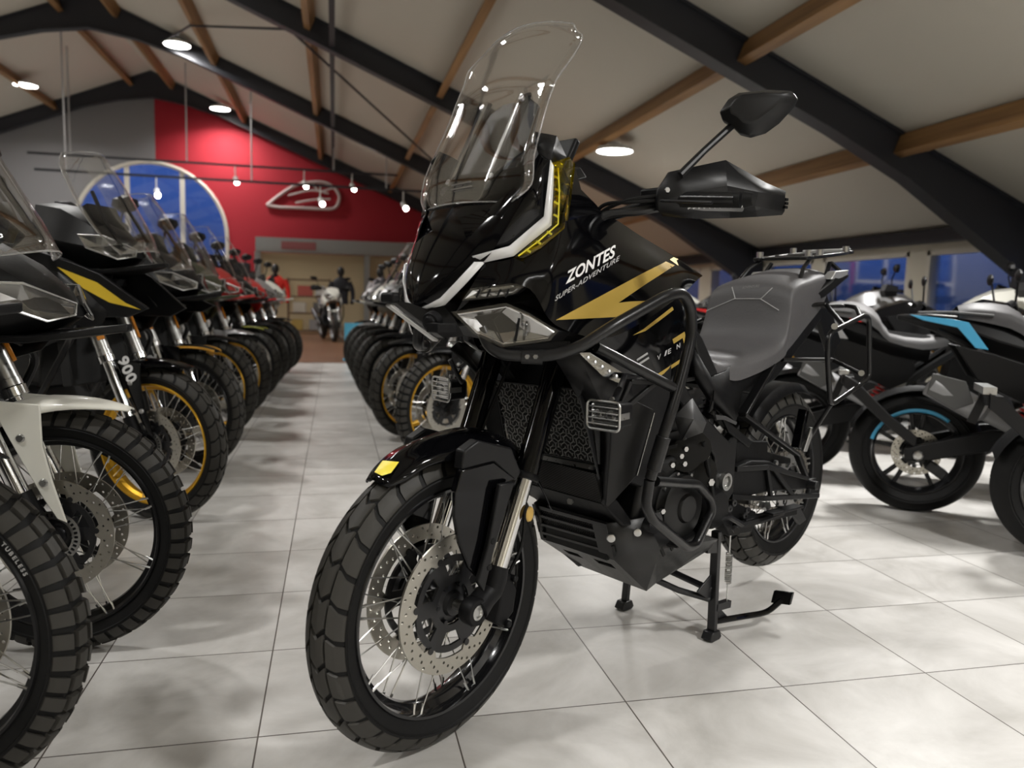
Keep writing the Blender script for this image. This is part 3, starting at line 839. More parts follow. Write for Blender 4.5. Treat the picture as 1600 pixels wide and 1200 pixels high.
# ---- headlamps
def facet(name, pts, m, parent=None, mirror=True, **k):
    b = MB(); b.add([at(*p) for p in pts], [tuple(range(len(pts)))])
    if mirror: return both(b, name, m, parent or H, **k)
    return b.build(name, m, parent or H, **k)
HO = [(709, 488, .078), (795, 474, .150), (830, 490, .185), (875, 518, .222), (862, 533, .205), (788, 543, .150), (745, 523, .11)]
hb = MB(); P0 = ats(HO); hb.plate(P0, (-.06, -.02, 0)); both(hb, 'headlamp_housing', MATTE, H, bevel=.003)
ctr = at(786, 509, .155) + V((-.010, 0, 0))
HI = [(718, 491, .090), (793, 479, .152), (828, 494, .187), (867, 519, .218), (858, 528, .204), (789, 537, .154), (748, 519, .115)]
for sg in (1, -1):
    b = MB(); P = [p + V((.006, .003, 0)) for p in ats(HI)]
    mir = lambda p: V((p.x, sg * p.y, p.z))
    n = len(P)
    mid1, mid2 = at(770, 500, .13) + V((-.012, -.008, 0)), at(815, 515, .18) + V((-.012, -.008, 0))
    vs = [mir(p) for p in P + [mid1, mid2]]
    b.add(vs, [(0, 1, n), (1, n + 1, n), (1, 2, n + 1), (2, 3, n + 1), (3, 4, n + 1), (4, 5, n + 1), (5, n, n + 1), (5, 6, n), (6, 0, n)])
    b.build('headlamp_reflector', REFL, H, sharp=5)
    r = MB(); loop = [mir(p + V((.008, .004, 0))) for p in ats(HI)]
    r.tube(loop, .0024, 6, closed=True); r.build('headlamp_trim', CHROME, H)
    r = MB(); r.tube([loop[1] + V((0, 0, -.002)), mir(mid1 + V((.012, .008, 0))), loop[5]], .0016, 6); r.build('headlamp_partition', MATTE, H)
    pj = MB(); cc = mir(mid2 + V((.010, .006, 0))); pj.lathe([(0, .012), (.010, .010), (.016, .002), (.018, -.01)], cc, V((.75, sg * .6, -.1)), n=16); pj.build('headlamp_projector', LENS, H)
    dv = MB()
    for k in range(4): dv.bar(mir(at(812 + 12 * k, 497 + 5 * k, .18) + V((.004, .003, 0))), mir(at(806 + 13 * k, 533 - k, .175) + V((.004, .003, 0))), .003, .005)
    dv.build('headlamp_divider', MATTE, H)
    L = MB(); L.add([mir(p + V((.014, .008, .001))) for p in ats(HO)], [tuple(range(7))]); L.build('headlamp_lens', LENS, H)
# upper small lamps
UO = [(724, 470, .103), (737, 451, .118), (802, 443, .172), (822, 447, .190), (806, 459, .176), (790, 463, .164)]
UI = [(728, 467, .107), (740, 454, .122), (800, 446, .172), (816, 449, .186), (803, 457, .174), (788, 460, .164)]
for sg in (1, -1):
    mir = lambda p: V((p.x, sg * p.y, p.z))
    b = MB(); b.plate([mir(p + V((.004, .003, 0))) for p in ats(UO)], V((-.03, -sg * .02, 0))); b.build('side_lamp_housing', MATTE, H)
    P = [mir(p + V((.007, .005, 0))) for p in ats(UI)]; cs = [mir(at(u, v, y) + V((.001, -.001, 0))) for u, v, y in ((755, 458, .133), (780, 455, .155), (802, 452, .173))]
    b = MB(); b.add(P + cs, [(0, 1, 6), (1, 7, 6), (1, 2, 7), (2, 8, 7), (2, 3, 8), (3, 4, 8), (4, 7, 8), (4, 5, 7), (5, 6, 7), (5, 0, 6)]); b.build('side_lamp_reflector', CHROME, H, sharp=5)
    b = MB()
    for u0 in (752, 768, 784, 797): b.bar(mir(at(u0, 452, .125 + (u0 - 740) * .001) + V((.008, .006, 0))), mir(at(u0 - 6, 465, .12 + (u0 - 740) * .001) + V((.008, .006, 0))), .002, .004)
    b.build('side_lamp_divider', MATTE, H, weld=False)
    L = MB(); L.add([mir(p + V((.011, .008, 0))) for p in ats(UO)], [tuple(range(6))]); L.build('side_lamp_lens', LENS, H)

# ---- beak under the nose
K0, K1 = V((.137, 0, 1.006)), V((.004, 0, .930))
bk = MB()
FL = [K0 + V((.0, .011, .004)), V((.098, .018, 1.004)), V((.062, .030, .992)), V((.046, .060, 1.004)), V((.012, .062, .972)), V((-.02, .055, .935)), K1 + V((0, .013, 0))]
bk.add(FL + [V((p.x, -p.y, p.z)) for p in FL], [(0, 1, 2, 3, 4, 5, 6), (13, 12, 11, 10, 9, 8, 7), (0, 7, 8, 1), (1, 8, 9, 2), (0, 6, 13, 7), (5, 12, 13, 6), (4, 11, 12, 5)])
beak = bk.build('beak', SATIN, H, sharp=15)
be = MB(); be.bar(K0 + V((.002, 0, -.006)), K1 + V((.010, 0, -.006)), .020, .007, up=(.5, 0, 1)); be.build('beak_edge_strip', STEEL, H, bevel=.002)
bl_ = MB(); bl_.box((.134, 0, 1.014), (.022, .046, .022)); bl_.build('beak_tip', MATTE, H, bevel=.006)
sn = MB(); sn.lathe([(.0, .012), (.012, .012), (.014, .006), (.020, .006), (.022, -.01)], at(674, 503, .055), (.8, .3, -.2), n=20); sn.box(at(690, 512, .075), (.05, .04, .02)); sn.build('horn', MATTE, H, bevel=.002)
# inner black liner behind the headlamps
ln = MB(); ln.loft([[V((x, s * w, z + dz * k_)) for s, dz in ((1, -.09), (1, .05), (0, .09), (-1, .05), (-1, -.09), (0, -.11))] for x, w, z, k_ in ((-.03, .04, .99, .3), (-.09, .11, .99, .55), (-.20, .16, 1.0, .8), (-.42, .17, 1.02, 1))])
ln.build('fairing_liner', MATTE, H, bevel=.01)

# ---- screen
SR = [(-.079, .189, 1.252, -.030, 1.232), (-.090, .184, 1.311, -.046, 1.290), (-.123, .173, 1.388, -.080, 1.375), (-.150, .168, 1.450, -.110, 1.450), (-.165, .170, 1.483, -.125, 1.490), (-.199, .184, 1.536, -.170, 1.562), (-.217, .190, 1.574, -.197, 1.602), (-.222, .168, 1.592, -.208, 1.626), (-.236, .146, 1.616, -.218, 1.640)]
def arcrow(xe, w, ze, xc, zc, N=14):
    r = []
    for k in range(N + 1):
        s = 1 - 2 * k / N; t = s * s
        r.append(V((xc + (xe - xc) * t, w * s, zc + (ze - zc) * t)))
    return r
low_row = arcrow(-.060, .150, 1.217, -.026, 1.222)
srows = [low_row] + [arcrow(*r) for r in SR]
cols = [catmull([r[k] for r in srows], 4) for k in range(len(srows[0]))]
sg_ = [[c[i] for c in cols] for i in range(len(cols[0]))]
sm = MB(); sm.grid(sg_); screen = sm.build('windscreen', CLEAR, H, sharp=60, solid=.004)
ed = MB(); loop = sg_[0] + [r[-1] for r in sg_[1:-1]] + sg_[-1][::-1] + [r[0] for r in sg_[-2:0:-1]]
ed.tube(loop, .0016, 6, closed=True); ed.build('screen_edge', EDGE, screen)
# inner deflector plates, supports and slots of the screen
T = tree_of(sm)
ip = MB(); ip.plate([V((-.072, .115, 1.235)), V((-.072, -.115, 1.235)), V((-.150, -.105, 1.36)), V((-.196, -.08, 1.452)), V((-.206, -.045, 1.472)), V((-.206, .045, 1.472)), V((-.196, .08, 1.452)), V((-.150, .105, 1.36))], (-.012, 0, -.006))
ip.build('instrument_tower', SATIN, H, bevel=.004)
for sg in (1, -1):
    y0 = .066 * sg; P0, P1 = V((-.072, y0 * 1.12, 1.262)), V((-.176, y0, 1.470)); n_ = V((.89, 0, .45))
    MB().bar(P0, P1, .030, .008, up=n_).build('screen_rail', MATTE, H, bevel=.002)
    c = MB(); c.tube([P0 + V((.008, -sg * .010, .004)), P1 + V((.008, -sg * .010, .0))], .0042, 8); c.build('screen_rail_trim', CHROME, H)
    for f_ in (.06, .93): p = P0.lerp(P1, f_); MB().cyl(p, p + n_ * .012, .007, n=10).build('screen_bolt', STEEL, H)
    MB().cyl(P0 + V((-.006, 0, -.012)), P0 + V((.014, 0, -.004)), .012, n=12).build('rail_foot', DARKM, H)
sl = MB()
for a, b_ in (((707, 290), (736, 284)), ((705, 297), (738, 291))): sl.bar(stick(*a, T), stick(*b_, T), .002, .003)
sl.build('screen_slot', STEEL, screen)
sb = MB(); sb.loft([[V((x, w * s, z + dz)) for s, dz in ((1, 0), (-1, 0), (-.8, .03), (.8, .03))] for x, w, z in ((-.11, .12, 1.225), (-.22, .13, 1.27), (-.32, .13, 1.30))])
sb.build('screen_base', MATTE, H, bevel=.006)
dash = MB(); dash.box((-.30, 0, 1.345), (.02, .18, .11), Matrix.Rotation(-.5, 3, 'Y')); dash.build('instrument_display', MATTE, H, bevel=.006)
dk = MB(); dk.loft([[V((x, w * s, z + dz)) for s, dz in ((1, -.03), (-1, -.03), (-1, .03), (1, .03))] for x, w, z in ((-.155, .10, 1.345), (-.21, .13, 1.405))])

# ---- handlebar, hand guards, mirrors
hbp = [(-.455, -.40, 1.235), (-.43, -.27, 1.255), (-.40, -.10, 1.215), (-.40, .10, 1.215), (-.43, .27, 1.255), (-.47, .42, 1.245)]
b = MB(); b.tube(fillet(hbp, .06), .0125, 12); bar = b.build('handlebar', POWDER, H)
for sg in (1, -1):
    mir = lambda p: V((p.x, sg * p.y, p.z))
    b = MB(); b.tube([mir(V(p)) for p in ((-.445, .30, 1.252), (-.48, .43, 1.245))], .0175, 14); b.lathe([(0, .02), (.014, .02), (.018, .0)], mir(V((-.483, .437, 1.245))), mir(V((-.2, 1, 0))), n=14)
    b.build('grip', RUBBER, H)
    b = MB(); b.box(mir(V((-.425, .245, 1.255))), (.05, .06, .045)); b.build('switch_cluster', MATTE, H, bevel=.006)
    l = MB(); l.tube([mir(V(p)) for p in ((-.40, .24, 1.25), (-.385, .30, 1.243), (-.40, .41, 1.232))], [.008, .006, .006], 8, flat=.6); l.build('brake_lever' if sg < 0 else 'clutch_lever', DARKM, H)
GU = [[(1030, 296, .285), (1048, 268, .30), (1134, 250, .35), (1196, 285, .40), (1228, 299, .425)],
      [(1028, 316, .285), (1078, 300, .318), (1136, 290, .36), (1185, 300, .405), (1227, 306, .428)],
      [(1030, 330, .28), (1082, 316, .312), (1140, 318, .352), (1180, 322, .395), (1226, 330, .422)],
      [(1036, 338, .27), (1085, 342, .30), (1140, 341, .335), (1182, 339, .38), (1222, 336, .412)]]
g = MB(); g.grid([[at(*p) for p in r] for r in GU])
both(g, 'hand_guard', SATIN, H, sharp=12, solid=.012)
T = tree_of(g)
gl = []
gd = decal('guard_indicator', [(1064, 324), (1074, 319), (1168, 314), (1160, 330), (1100, 329)], T, mat('indicator_lens_grey', (.10, .10, .10), .2, coat=.6), H, .0015)
le = MB()
for k in range(11):
    u = 1074 + 8.3 * k; p = stick(u, 326 - .35 * k, T, .002); q = stick(u + 5 + .15 * k, 321.5 - .45 * k, T, .002)
    if p and q: MB().bar(p, q, .006 + .0006 * k, .003).build('guard_indicator_led', DRLW, H)
ed = MB()
for u, v in ((1227, 312), (1227, 318), (1226, 324)): ed.box(at(u, v, .423), (.012, .01, .006))
both(ed, 'guard_vent', MATTE, H)
bb = MB(); bolt(bb, at(1042, 297, .30), (.4, .9, 0), .006, .004); both(bb, 'guard_bolt', STEEL, H)
# mirrors
ms = MB(); ms.tube([at(1062, 274, .31), at(1100, 236, .325), at(1143, 197, .34), at(1156, 186, .345)], [.009, .008, .0085, .012], 10); both(ms, 'mirror_stem', SATIN, H)
MO = [(1117, 174), (1131, 154), (1149, 143), (1200, 138), (1236, 140), (1243, 150), (1237, 163), (1212, 190), (1190, 206), (1166, 213), (1150, 209), (1138, 197), (1122, 188)]
ymir = lambda u, v: .32 + (u - 1117) / 126 * .13
mr = MB(); P = [at(u, v, ymir(u, v)) for u, v in MO]; c0 = sum(P, V()) / len(P)
back = [c0 + (p - c0) * .98 + V((-.030, -.006, 0)) for p in P]; front = [c0 + (p - c0) * .62 + V((.018, .012, .004)) for p in P]; fr2 = [c0 + (p - c0) * .95 + V((-.006, .003, 0)) for p in P]
mr.loft([back, fr2, front]); both(mr, 'mirror', SATIN, H, sharp=38, bevel=.003)
mg_ = MB(); mg_.add([c0 + (p - c0) * .90 + V((-.0312, -.006, 0)) for p in P], [tuple(range(len(P)))]); both(mg_, 'mirror_glass', CHROME, H)
mb_ = MB(); mb_.ball(at(1160, 185, .355) + V((.012, .006, 0)), .014); both(mb_, 'mirror_joint', SATIN, H)
cb = MB()
for off in (0, .012): cb.tube(catmull([at(925, 348, .13) + V((0, 0, off)), at(945, 328, .17) + V((0, 0, off)), at(985, 312 + off * 300, .23), at(1030, 306 + off * 500, .275), at(1045, 308, .28)], 6), .0045, 7)
cb.tube(catmull([at(905, 305, .18), at(893, 290, .17), at(880, 262, .15)], 5), .004, 6); cb.build('control_cable', RUBBER, H)
cb2 = MB(); cb2.tube(catmull([at(930, 345, .16), at(955, 334, .19), at(1000, 330, .24), at(1042, 322, .27)], 6), .010, 10); cb2.build('handlebar_riser', POWDER, H)
bc = MB(); bc.box((-.41, 0, 1.215), (.05, .10, .05)); bc.build('bar_clamp', DARKM, H, bevel=.006)
# ---- radiator with its lattice guard
RG = [at(772, 597, -.150), at(925, 612, .150), at(940, 727, .160), at(812, 690, -.160)]
# four corners of the guard plane, top right side of the bike first
A0, A1 = V((-.300, -.155, .805)), V((-.312, .155, .812)); B0, B1 = V((-.350, -.155, .625)), V((-.350, .155, .632))
def rp(s, t, d=0.):
    p = (A0 * (1 - s) + A1 * s) * (1 - t) + (B0 * (1 - s) + B1 * s) * t
    return p + V((d, 0, d * .25))
b = MB(); b.loft([[rp(0, 0, k), rp(1, 0, k), rp(1, 1, k), rp(0, 1, k)] for k in (-.012, -.06)]); rad = b.build('radiator', mat('radiator_core', (.006, .006, .006), .6, bump=.6, nscale=260), H)
b = MB()
nx, ny = 15, 9
for j in range(ny + 1):
    for i in range(nx + 1):
        s = (i + (.5 if j % 2 else 0)) / nx; t = j / ny
        if s > 1: continue
        for k in range(3):
            a = pi / 2 + 2 * pi * k / 3 + (pi if (i + j) % 2 else 0)
            e = (s + .040 * cos(a), t + .068 * sin(a))
            if not (0 <= e[0] <= 1 and 0 <= e[1] <= 1): continue
            b.bar(rp(s, t), rp(*e), .0022, .0016, up=(1, 0, .2))
            for sg in (-.8, .8):
                f = (e[0] + .016 * cos(a + sg), e[1] + .028 * sin(a + sg))
                if 0 <= f[0] <= 1 and 0 <= f[1] <= 1: b.bar(rp(*e), rp(*f), .0020, .0016, up=(1, 0, .2))
g = b.build('radiator_guard', mat('guard_lattice', (.30, .30, .29), .35, .8), H, weld=False)
b = MB(); b.tube([rp(0, 0), rp(1, 0), rp(1, 1), rp(0, 1)], .004, 6, closed=True); b.build('guard_frame', POWDER, H)
b = MB(); b.bar(rp(.1, 1.06, .004), rp(1, 1.06, .004), .008, .012); b.build('guard_rail', STEEL, H)
def op(s, t, d=0.):
    a0, a1, b0, b1 = V((-.352, -.15, .610)), V((-.356, .15, .605)), V((-.385, -.15, .530)), V((-.388, .152, .528))
    return (a0 * (1 - s) + a1 * s) * (1 - t) + (b0 * (1 - s) + b1 * s) * t + V((d, 0, d * .3))
b = MB(); b.loft([[op(0, 0, k), op(1, 0, k), op(1, 1, k), op(0, 1, k)] for k in (-.006, -.05)]); b.build('oil_cooler', mat('oil_cooler_core', (.008, .008, .008), .6), H)
b = MB()
for k in range(46):
    s = k / 30 - .45
    e0, e1 = (s, 0.), (s + .45, 1.)
    if e1[0] < 0 or e0[0] > 1: continue
    t0 = max(0, -e0[0] / .45); t1 = min(1, (1 - e0[0]) / .45)
    if t1 - t0 < .02: continue
    b.bar(op(e0[0] + .45 * t0, t0), op(e0[0] + .45 * t1, t1), .0014, .0014, up=(1, 0, .3)); b.bar(op(1 - e0[0] - .45 * t0, t0), op(1 - e0[0] - .45 * t1, t1), .0014, .0014, up=(1, 0, .3))
b.build('cooler_mesh', mat('cooler_wire', (.05, .05, .05), .5, .5), H, weld=False)
b = MB(); b.loft([[V((x, yy, z)) for x, z in ((-.385, .527), (-.47, .455), (-.52, .45), (-.44, .53))] for yy in (-.155, .155)]); b.build('lower_valance', MATTE, H, bevel=.004)
b = MB(); bolt(b, at(892, 783, .03), (1, 0, .3), .010, .005); b.build('valance_bolt', STEEL, H)

# ---- radiator shrouds and fins
for sg in (1, -1):
    mir = lambda p: V((p.x, sg * p.y, p.z))
    q = lambda L: [mir(at(*p)) for p in L]
    b = MB(); o = [(964, 612, .188), (1023, 641, .226), (1018, 672, .226), (996, 743, .214), (951, 793, .180), (945, 791, .172), (954, 673, .176)]
    P = q(o); b.plate(P, V((-.02, -sg * .035, 0))); b.build('radiator_fin', SATIN, H, bevel=.003)
    b = MB(); b.add(q([(939, 612, .158), (965, 612, .189), (955, 673, .177), (946, 791, .173), (944, 792, .160), (940, 727, .160)]), [(0, 1, 2, 5), (5, 2, 3, 4)]); b.build('fin_edge', MATTE, H, solid=.006)
    b = MB(); P = q([(1022, 645, .226), (995, 743, .2145)]); b.cyl(P[0] + V((0, sg * .001, 0)), P[1] + V((0, sg * .001, 0)), .0012, n=6); b.build('fin_seam', STEEL, H)
    # upper shroud under the headlamp
    b = MB(); b.grid([q([(868, 562, .185), (905, 553, .215), (985, 592, .228)]), q([(886, 592, .172), (925, 598, .205), (990, 622, .222)]), q([(903, 622, .162), (950, 648, .19), (975, 652, .205)])])
    b.build('radiator_shroud', SATIN, H, sharp=15, solid=.008)
    # slim turn lamp let into the shroud
    b = MB(); b.plate(q([(906, 553, .222), (921, 553, .224), (978, 588, .236), (968, 597, .234), (944, 586, .228)]), V((-.008, -sg * .010, 0))); tl = b.build('front_turn_lamp', REFL, H, bevel=.002)
    b = MB()
    for k in range(5):
        c = mir(at(918 + 11 * k, 559 + 7.2 * k, .2245 + .0022 * k)); b.ball(c, .006, (1, 1, 1), 8)
    b.build('turn_lamp_bulb', STEEL, tl)
    b = MB(); b.plate(q([(904, 551, .226), (922, 551, .228), (982, 588, .240), (970, 600, .238), (942, 588, .232)]), V((-.002, -sg * .002, 0))); b.build('turn_lamp_lens', LENS, tl)
    # inner black body between shroud and side cover
    b = MB(); b.plate([mir(V(p)) for p in ((-.24, .16, .90), (-.60, .19, .95), (-.62, .17, .62), (-.52, .17, .55), (-.40, .15, .60), (-.33, .15, .80))], (0, -sg * .05, 0)); b.build('inner_cowl', MATTE, H, bevel=.006)
    # forged bracket carrying the lamp and fin
    b = MB(); o = q([(966, 640, .235), (985, 596, .245), (1024, 598, .262), (974, 640, .240)])
    for a, c in ((0, 1), (1, 2), (2, 3)): b.bar(o[a], o[c], .012, .010, up=(0, 1, 0))
    b.build('crash_bar_bracket', SATIN, H, bevel=.002)
    # side plate seen on the far side of the fork
    b = MB(); b.plate([mir(V(p)) for p in ((-.295, .158, .815), (-.355, .160, .61), (-.33, .185, .60), (-.25, .185, .80))], (-.006, 0, 0)); b.build('guard_side_plate', SATIN, H, bevel=.002)

# ---- crash bars
def cb_side(sg):
    mir = lambda p: V((p.x, sg * p.y, p.z))
    q = lambda L: [mir(at(*p)) for p in L]
    up_ = q([(752, 512, .110), (764, 540, .126), (784, 553, .148), (832, 556, .185), (868, 554, .218), (905, 543, .246), (960, 508, .275), (1043, 461, .290), (1066, 457, .290), (1080, 480, .290), (1081, 525, .290), (1062, 600, .292), (1045, 655, .290), (1030, 700, .282), (1016, 748, .268)])
    b = MB(); b.tube(fillet(up_, .028, 5), .0135, 14); cbar = b.build('crash_bar', POWDER, H)
    b = MB(); b.tube(fillet(q([(1015, 750, .267), (1009, 790, .258), (1020, 812, .250), (1072, 855, .212), (1087, 852, .205), (1113, 797, .202), (1110, 780, .204), (1090, 757, .216), (1024, 752, .264)]), .018, 5), .0128, 12)
    b.build('crash_bar_loop', POWDER, H)
    b = MB(); P = q([(1037, 682, .287), (1021, 735, .273)]); b.cyl(P[0], P[1], .0175, n=16); b.build('clamp_sleeve', POWDER, H, bevel=.002)
    b = MB(); P = q([(932, 543, .225), (950, 552, .235), (1058, 609, .288)]); b.tube(P, .0125, 12); b.build('crash_bar_brace', POWDER, H)
    b = MB(); P = q([(815, 556, .172), (848, 558, .203)]); b.cyl(P[0], P[1], .0165, n=14); b.build('clamp_sleeve', POWDER, H)
    for u, v, y in ((826, 557, .188), (839, 557, .199)): bolt(MB(), mir(at(u, v, y)) + V((.006, sg * .004, 0)), (1, .5 * sg, 0), .005, .006).build('clamp_bolt', STEEL, H)
    b = MB(); b.bar(mir(V((-.62, .20, .385))), mir(V((-.90, .15, .40))), .03, .006); b.build('lower_bar_mount', POWDER, H)
for sg in (1, -1): cb_side(sg)

# ---- fog lamps on brackets
def fog(sg):
    mir = lambda p: V((p.x, sg * p.y, p.z))
    c = mir(V((-.231, .283, .775)))
    fw_ = V((.96, sg * .10, -.02)).normalized(); s = V((0, 0, 1)).cross(fw_).normalized(); u = fw_.cross(s)
    P = lambda a, b_, d: c + s * a + u * b_ + fw_ * d
    def rr(w, h, r, d):
        pts = []
        for cx, cy, a0 in ((w - r, h - r, 0), (-w + r, h - r, pi / 2), (-w + r, -h + r, pi), (w - r, -h + r, 3 * pi / 2)):
            for k in range(5): a = a0 + pi / 2 * k / 4; pts.append(P(cx + r * cos(a), cy + r * sin(a), d))
        return pts
    b = MB(); b.loft([rr(.030, .020, .006, -.055), rr(.038, .026, .008, -.045), rr(.040, .029, .010, .0)]); body = b.build('fog_lamp', MATTE, H, bevel=.002)
    b = MB(); b.add(rr(.037, .026, .009, .0015), [tuple(range(20))]); b.build('fog_reflector', REFL, body)
    b = MB()
    for a in (-.016, .016): b.lathe([(0, .009), (.008, .008), (.012, .003), (.013, .0)], P(a, 0, .001), fw_, n=16)
    b.build('fog_projector', LENS, body)
    b = MB(); b.tube(rr(.042, .031, .011, .010), .0028, 8, closed=True)
    for k in (-.6, -.2, .2, .6): b.tube([P(-.041, .031 * k, .006), P(-.036, .031 * k, .013), P(.036, .031 * k, .013), P(.041, .031 * k, .006)], .0016, 6)
    for a in (-.042, .042): b.bar(P(a, 0, .008), P(a * .96, 0, -.030), .014, .002, up=s)
    b.build('fog_lamp_guard', STEEL, body)
    b = MB(); b.bar(P(0, .024, -.030), P(0, .052, -.05), .016, .006, up=fw_); b.tube([P(0, .052, -.05), P(-.02 * 1, .075, -.10), mir(V((-.40, .235, .845)))], .007, 8); b.build('fog_lamp_bracket', DARKM, H)
    b = MB(); bolt(b, P(.0, .032, -.025), fw_, .006, .006); b.build('fog_bolt', STEEL, body)
for sg in (1, -1): fog(sg)
b = MB(); b.tube(ats([(703, 562, -.20), (717, 590, -.20), (722, 598, -.205)]), .006, 8); b.build('fog_lamp_bracket', SATIN, H)

# ---- engine
b = MB()
b.loft([[V((x, s * w, z)) for s in (-1, 1) for x, z in (((-.50, .40), (-.86, .34), (-.98, .48), (-.86, .62), (-.56, .60)) if s < 0 else ((-.56, .60), (-.86, .62), (-.98, .48), (-.86, .34), (-.50, .40)))] for w in ()] or [[V((x, yy, z)) for x, z in ((-.50, .40), (-.86, .34), (-.98, .48), (-.86, .62), (-.56, .60))] for yy in (-.15, .15)])
eng = b.build('engine', ENGM, H, bevel=.015)
b = MB(); b.loft([[V((x, yy, z)) for x, z in ((-.52, .58), (-.78, .60), (-.74, .86), (-.48, .84))] for yy in (-.13, .13)]); b.build('cylinder_block', ENGM, H, bevel=.012)
b = MB()
for k in range(6): b.loft([[V((x, yy, z)) for x, z in ((-.505, .62 + .035 * k), (-.77, .635 + .035 * k), (-.768, .645 + .035 * k), (-.503, .63 + .035 * k))] for yy in (-.145, .145)])
b.build('cooling_fin', ENGM, H, weld=False)
b = MB(); b.lathe([(0, .035), (.075, .034), (.088, .026), (.092, .012), (.098, .006), (.100, -.01)], (-.70, .150, .47), (0, 1, 0), n=40); b.lathe([(0, .044), (.035, .043), (.040, .036), (.042, .03)], (-.70, .150, .47), (0, 1, 0), n=24)
gc = b.build('generator_cover', ENGM, H)
for k in range(9): a = 2 * pi * k / 9; bolt(MB(), (-.70 + .093 * cos(a), .158, .47 + .093 * sin(a)), (0, 1, 0), .006, .008).build('cover_bolt', STEEL, gc)
b = MB(); b.lathe([(0, .04), (.05, .038), (.06, .02), (.062, -.02)], (-.86, .15, .44), (0, 1, 0), n=28); b.build('sprocket_cover', MATTE, H)
b = MB(); b.cyl((-.56, .10, .455), (-.56, .19, .455), .028, n=18); b.build('water_pump', DARKM, H)
for u, v in ((1069, 701), (1062, 712), (1048, 726), (1067, 724), (1082, 714), (1044, 794), (1033, 798), (1101, 705), (1102, 712)): bolt(MB(), at(u, v, .17), (.3, 1, 0), .0075, .01).build('engine_bolt', STEEL, H)
b = MB()
for u, v in ((1070, 712), (1086, 700), (1095, 735)): b.cyl(at(u, v, .10), at(u, v, .165), .045, n=12)
b.build('cylinder_head_cover', ENGM, H, weld=False)
b = MB(); b.tube(catmull(ats([(1098, 690, .18), (1104, 720, .18), (1110, 753, .185), (1116, 790, .18), (1119, 810, .17)]), 5), .007, 8); b.build('clutch_cable', RUBBER, H)
b = MB(); bolt(b, at(1110, 753, .19), (.3, 1, 0), .011, .006); b.build('cable_nut', STEEL, H)
# faceted cover above the engine
for sg in (1, -1):
    b = MB(); q = [(lambda p: V((p.x, sg * p.y, p.z)))(at(*p)) for p in ((1055, 650, .20), (1082, 622, .20), (1104, 660, .205), (1098, 676, .20), (1066, 688, .20), (1064, 688, .19), (1084, 655, .23))]
    b.add(q, [(0, 1, 6), (1, 2, 6), (2, 3, 6), (3, 4, 6), (4, 5, 6), (5, 0, 6)]); b.build('engine_side_panel', mat('dark_grey_plastic', (.045, .045, .046), .45), H, sharp=8, solid=.01)

# ---- skid plate
SK = dict(tl=V((-.445, -.150, .452)), tr=V((-.430, .130, .462)), ml=V((-.470, -.135, .350)), mr=V((-.470, .130, .360)), bl=V((-.640, -.125, .235)), br=V((-.620, .125, .240)))
def sp(s, t):
    if t < 1: return (SK['tl'] * (1 - s) + SK['tr'] * s) * (1 - t) + (SK['ml'] * (1 - s) + SK['mr'] * s) * t
    return (SK['ml'] * (1 - s) + SK['mr'] * s) * (2 - t) + (SK['bl'] * (1 - s) + SK['br'] * s) * (t - 1)
b = MB()
# front face with four louvre openings, built as bars between them
def panel(s0, s1, t0, t1):
    p = [sp(s0, t0), sp(s1, t0), sp(s1, t1), sp(s0, t1)]; b.plate(p, (-.005, 0, 0))
panel(0, .05, 0, 1); panel(.82, 1, 0, 1); panel(.05, .82, 0, .10)
for k in range(3): panel(.05, .82, .26 + .25 * k, .33 + .25 * k)
panel(.05, .82, .93, 1)
def panel2(s0, s1, t0, t1): b.plate([sp(s0, t0), sp(s1, t0), sp(s1, t1), sp(s0, t1)], (-.002, 0, .005))
panel2(0, .18, 1, 2); panel2(.18, .40, 1, 1.22); panel2(.40, .62, 1, 2); panel2(.18, .40, 1.38, 2); panel2(.62, .86, 1, 1.22); panel2(.62, .86, 1.38, 2); panel2(.86, 1, 1, 2)
skid = b.build('skid_plate', SKIDM, H, weld=False)
b = MB()
for j in range(8):
    for i in range(26):
        s = .06 + .755 * (i + (.5 if j % 2 else 0)) / 26; t = .12 + .80 * j / 8
        b.bar(sp(s, t) + V((-.010, 0, 0)), sp(s + .028, t + .09) + V((-.010, 0, 0)), .002, .002, up=(1, 0, 0)); b.bar(sp(s + .028, t) + V((-.010, 0, 0)), sp(s, t + .09) + V((-.010, 0, 0)), .002, .002, up=(1, 0, 0))
b.build('skid_plate_mesh', mat('black_wire_mesh', (.03, .03, .03), .5, .4), skid, weld=False)
bm_ = MB(); bm_.box((-.475, 0, .405), (.02, .22, .10)); bm_.build('front_pipe_cover', mat('deep_black', (.004, .004, .004), .7), H)
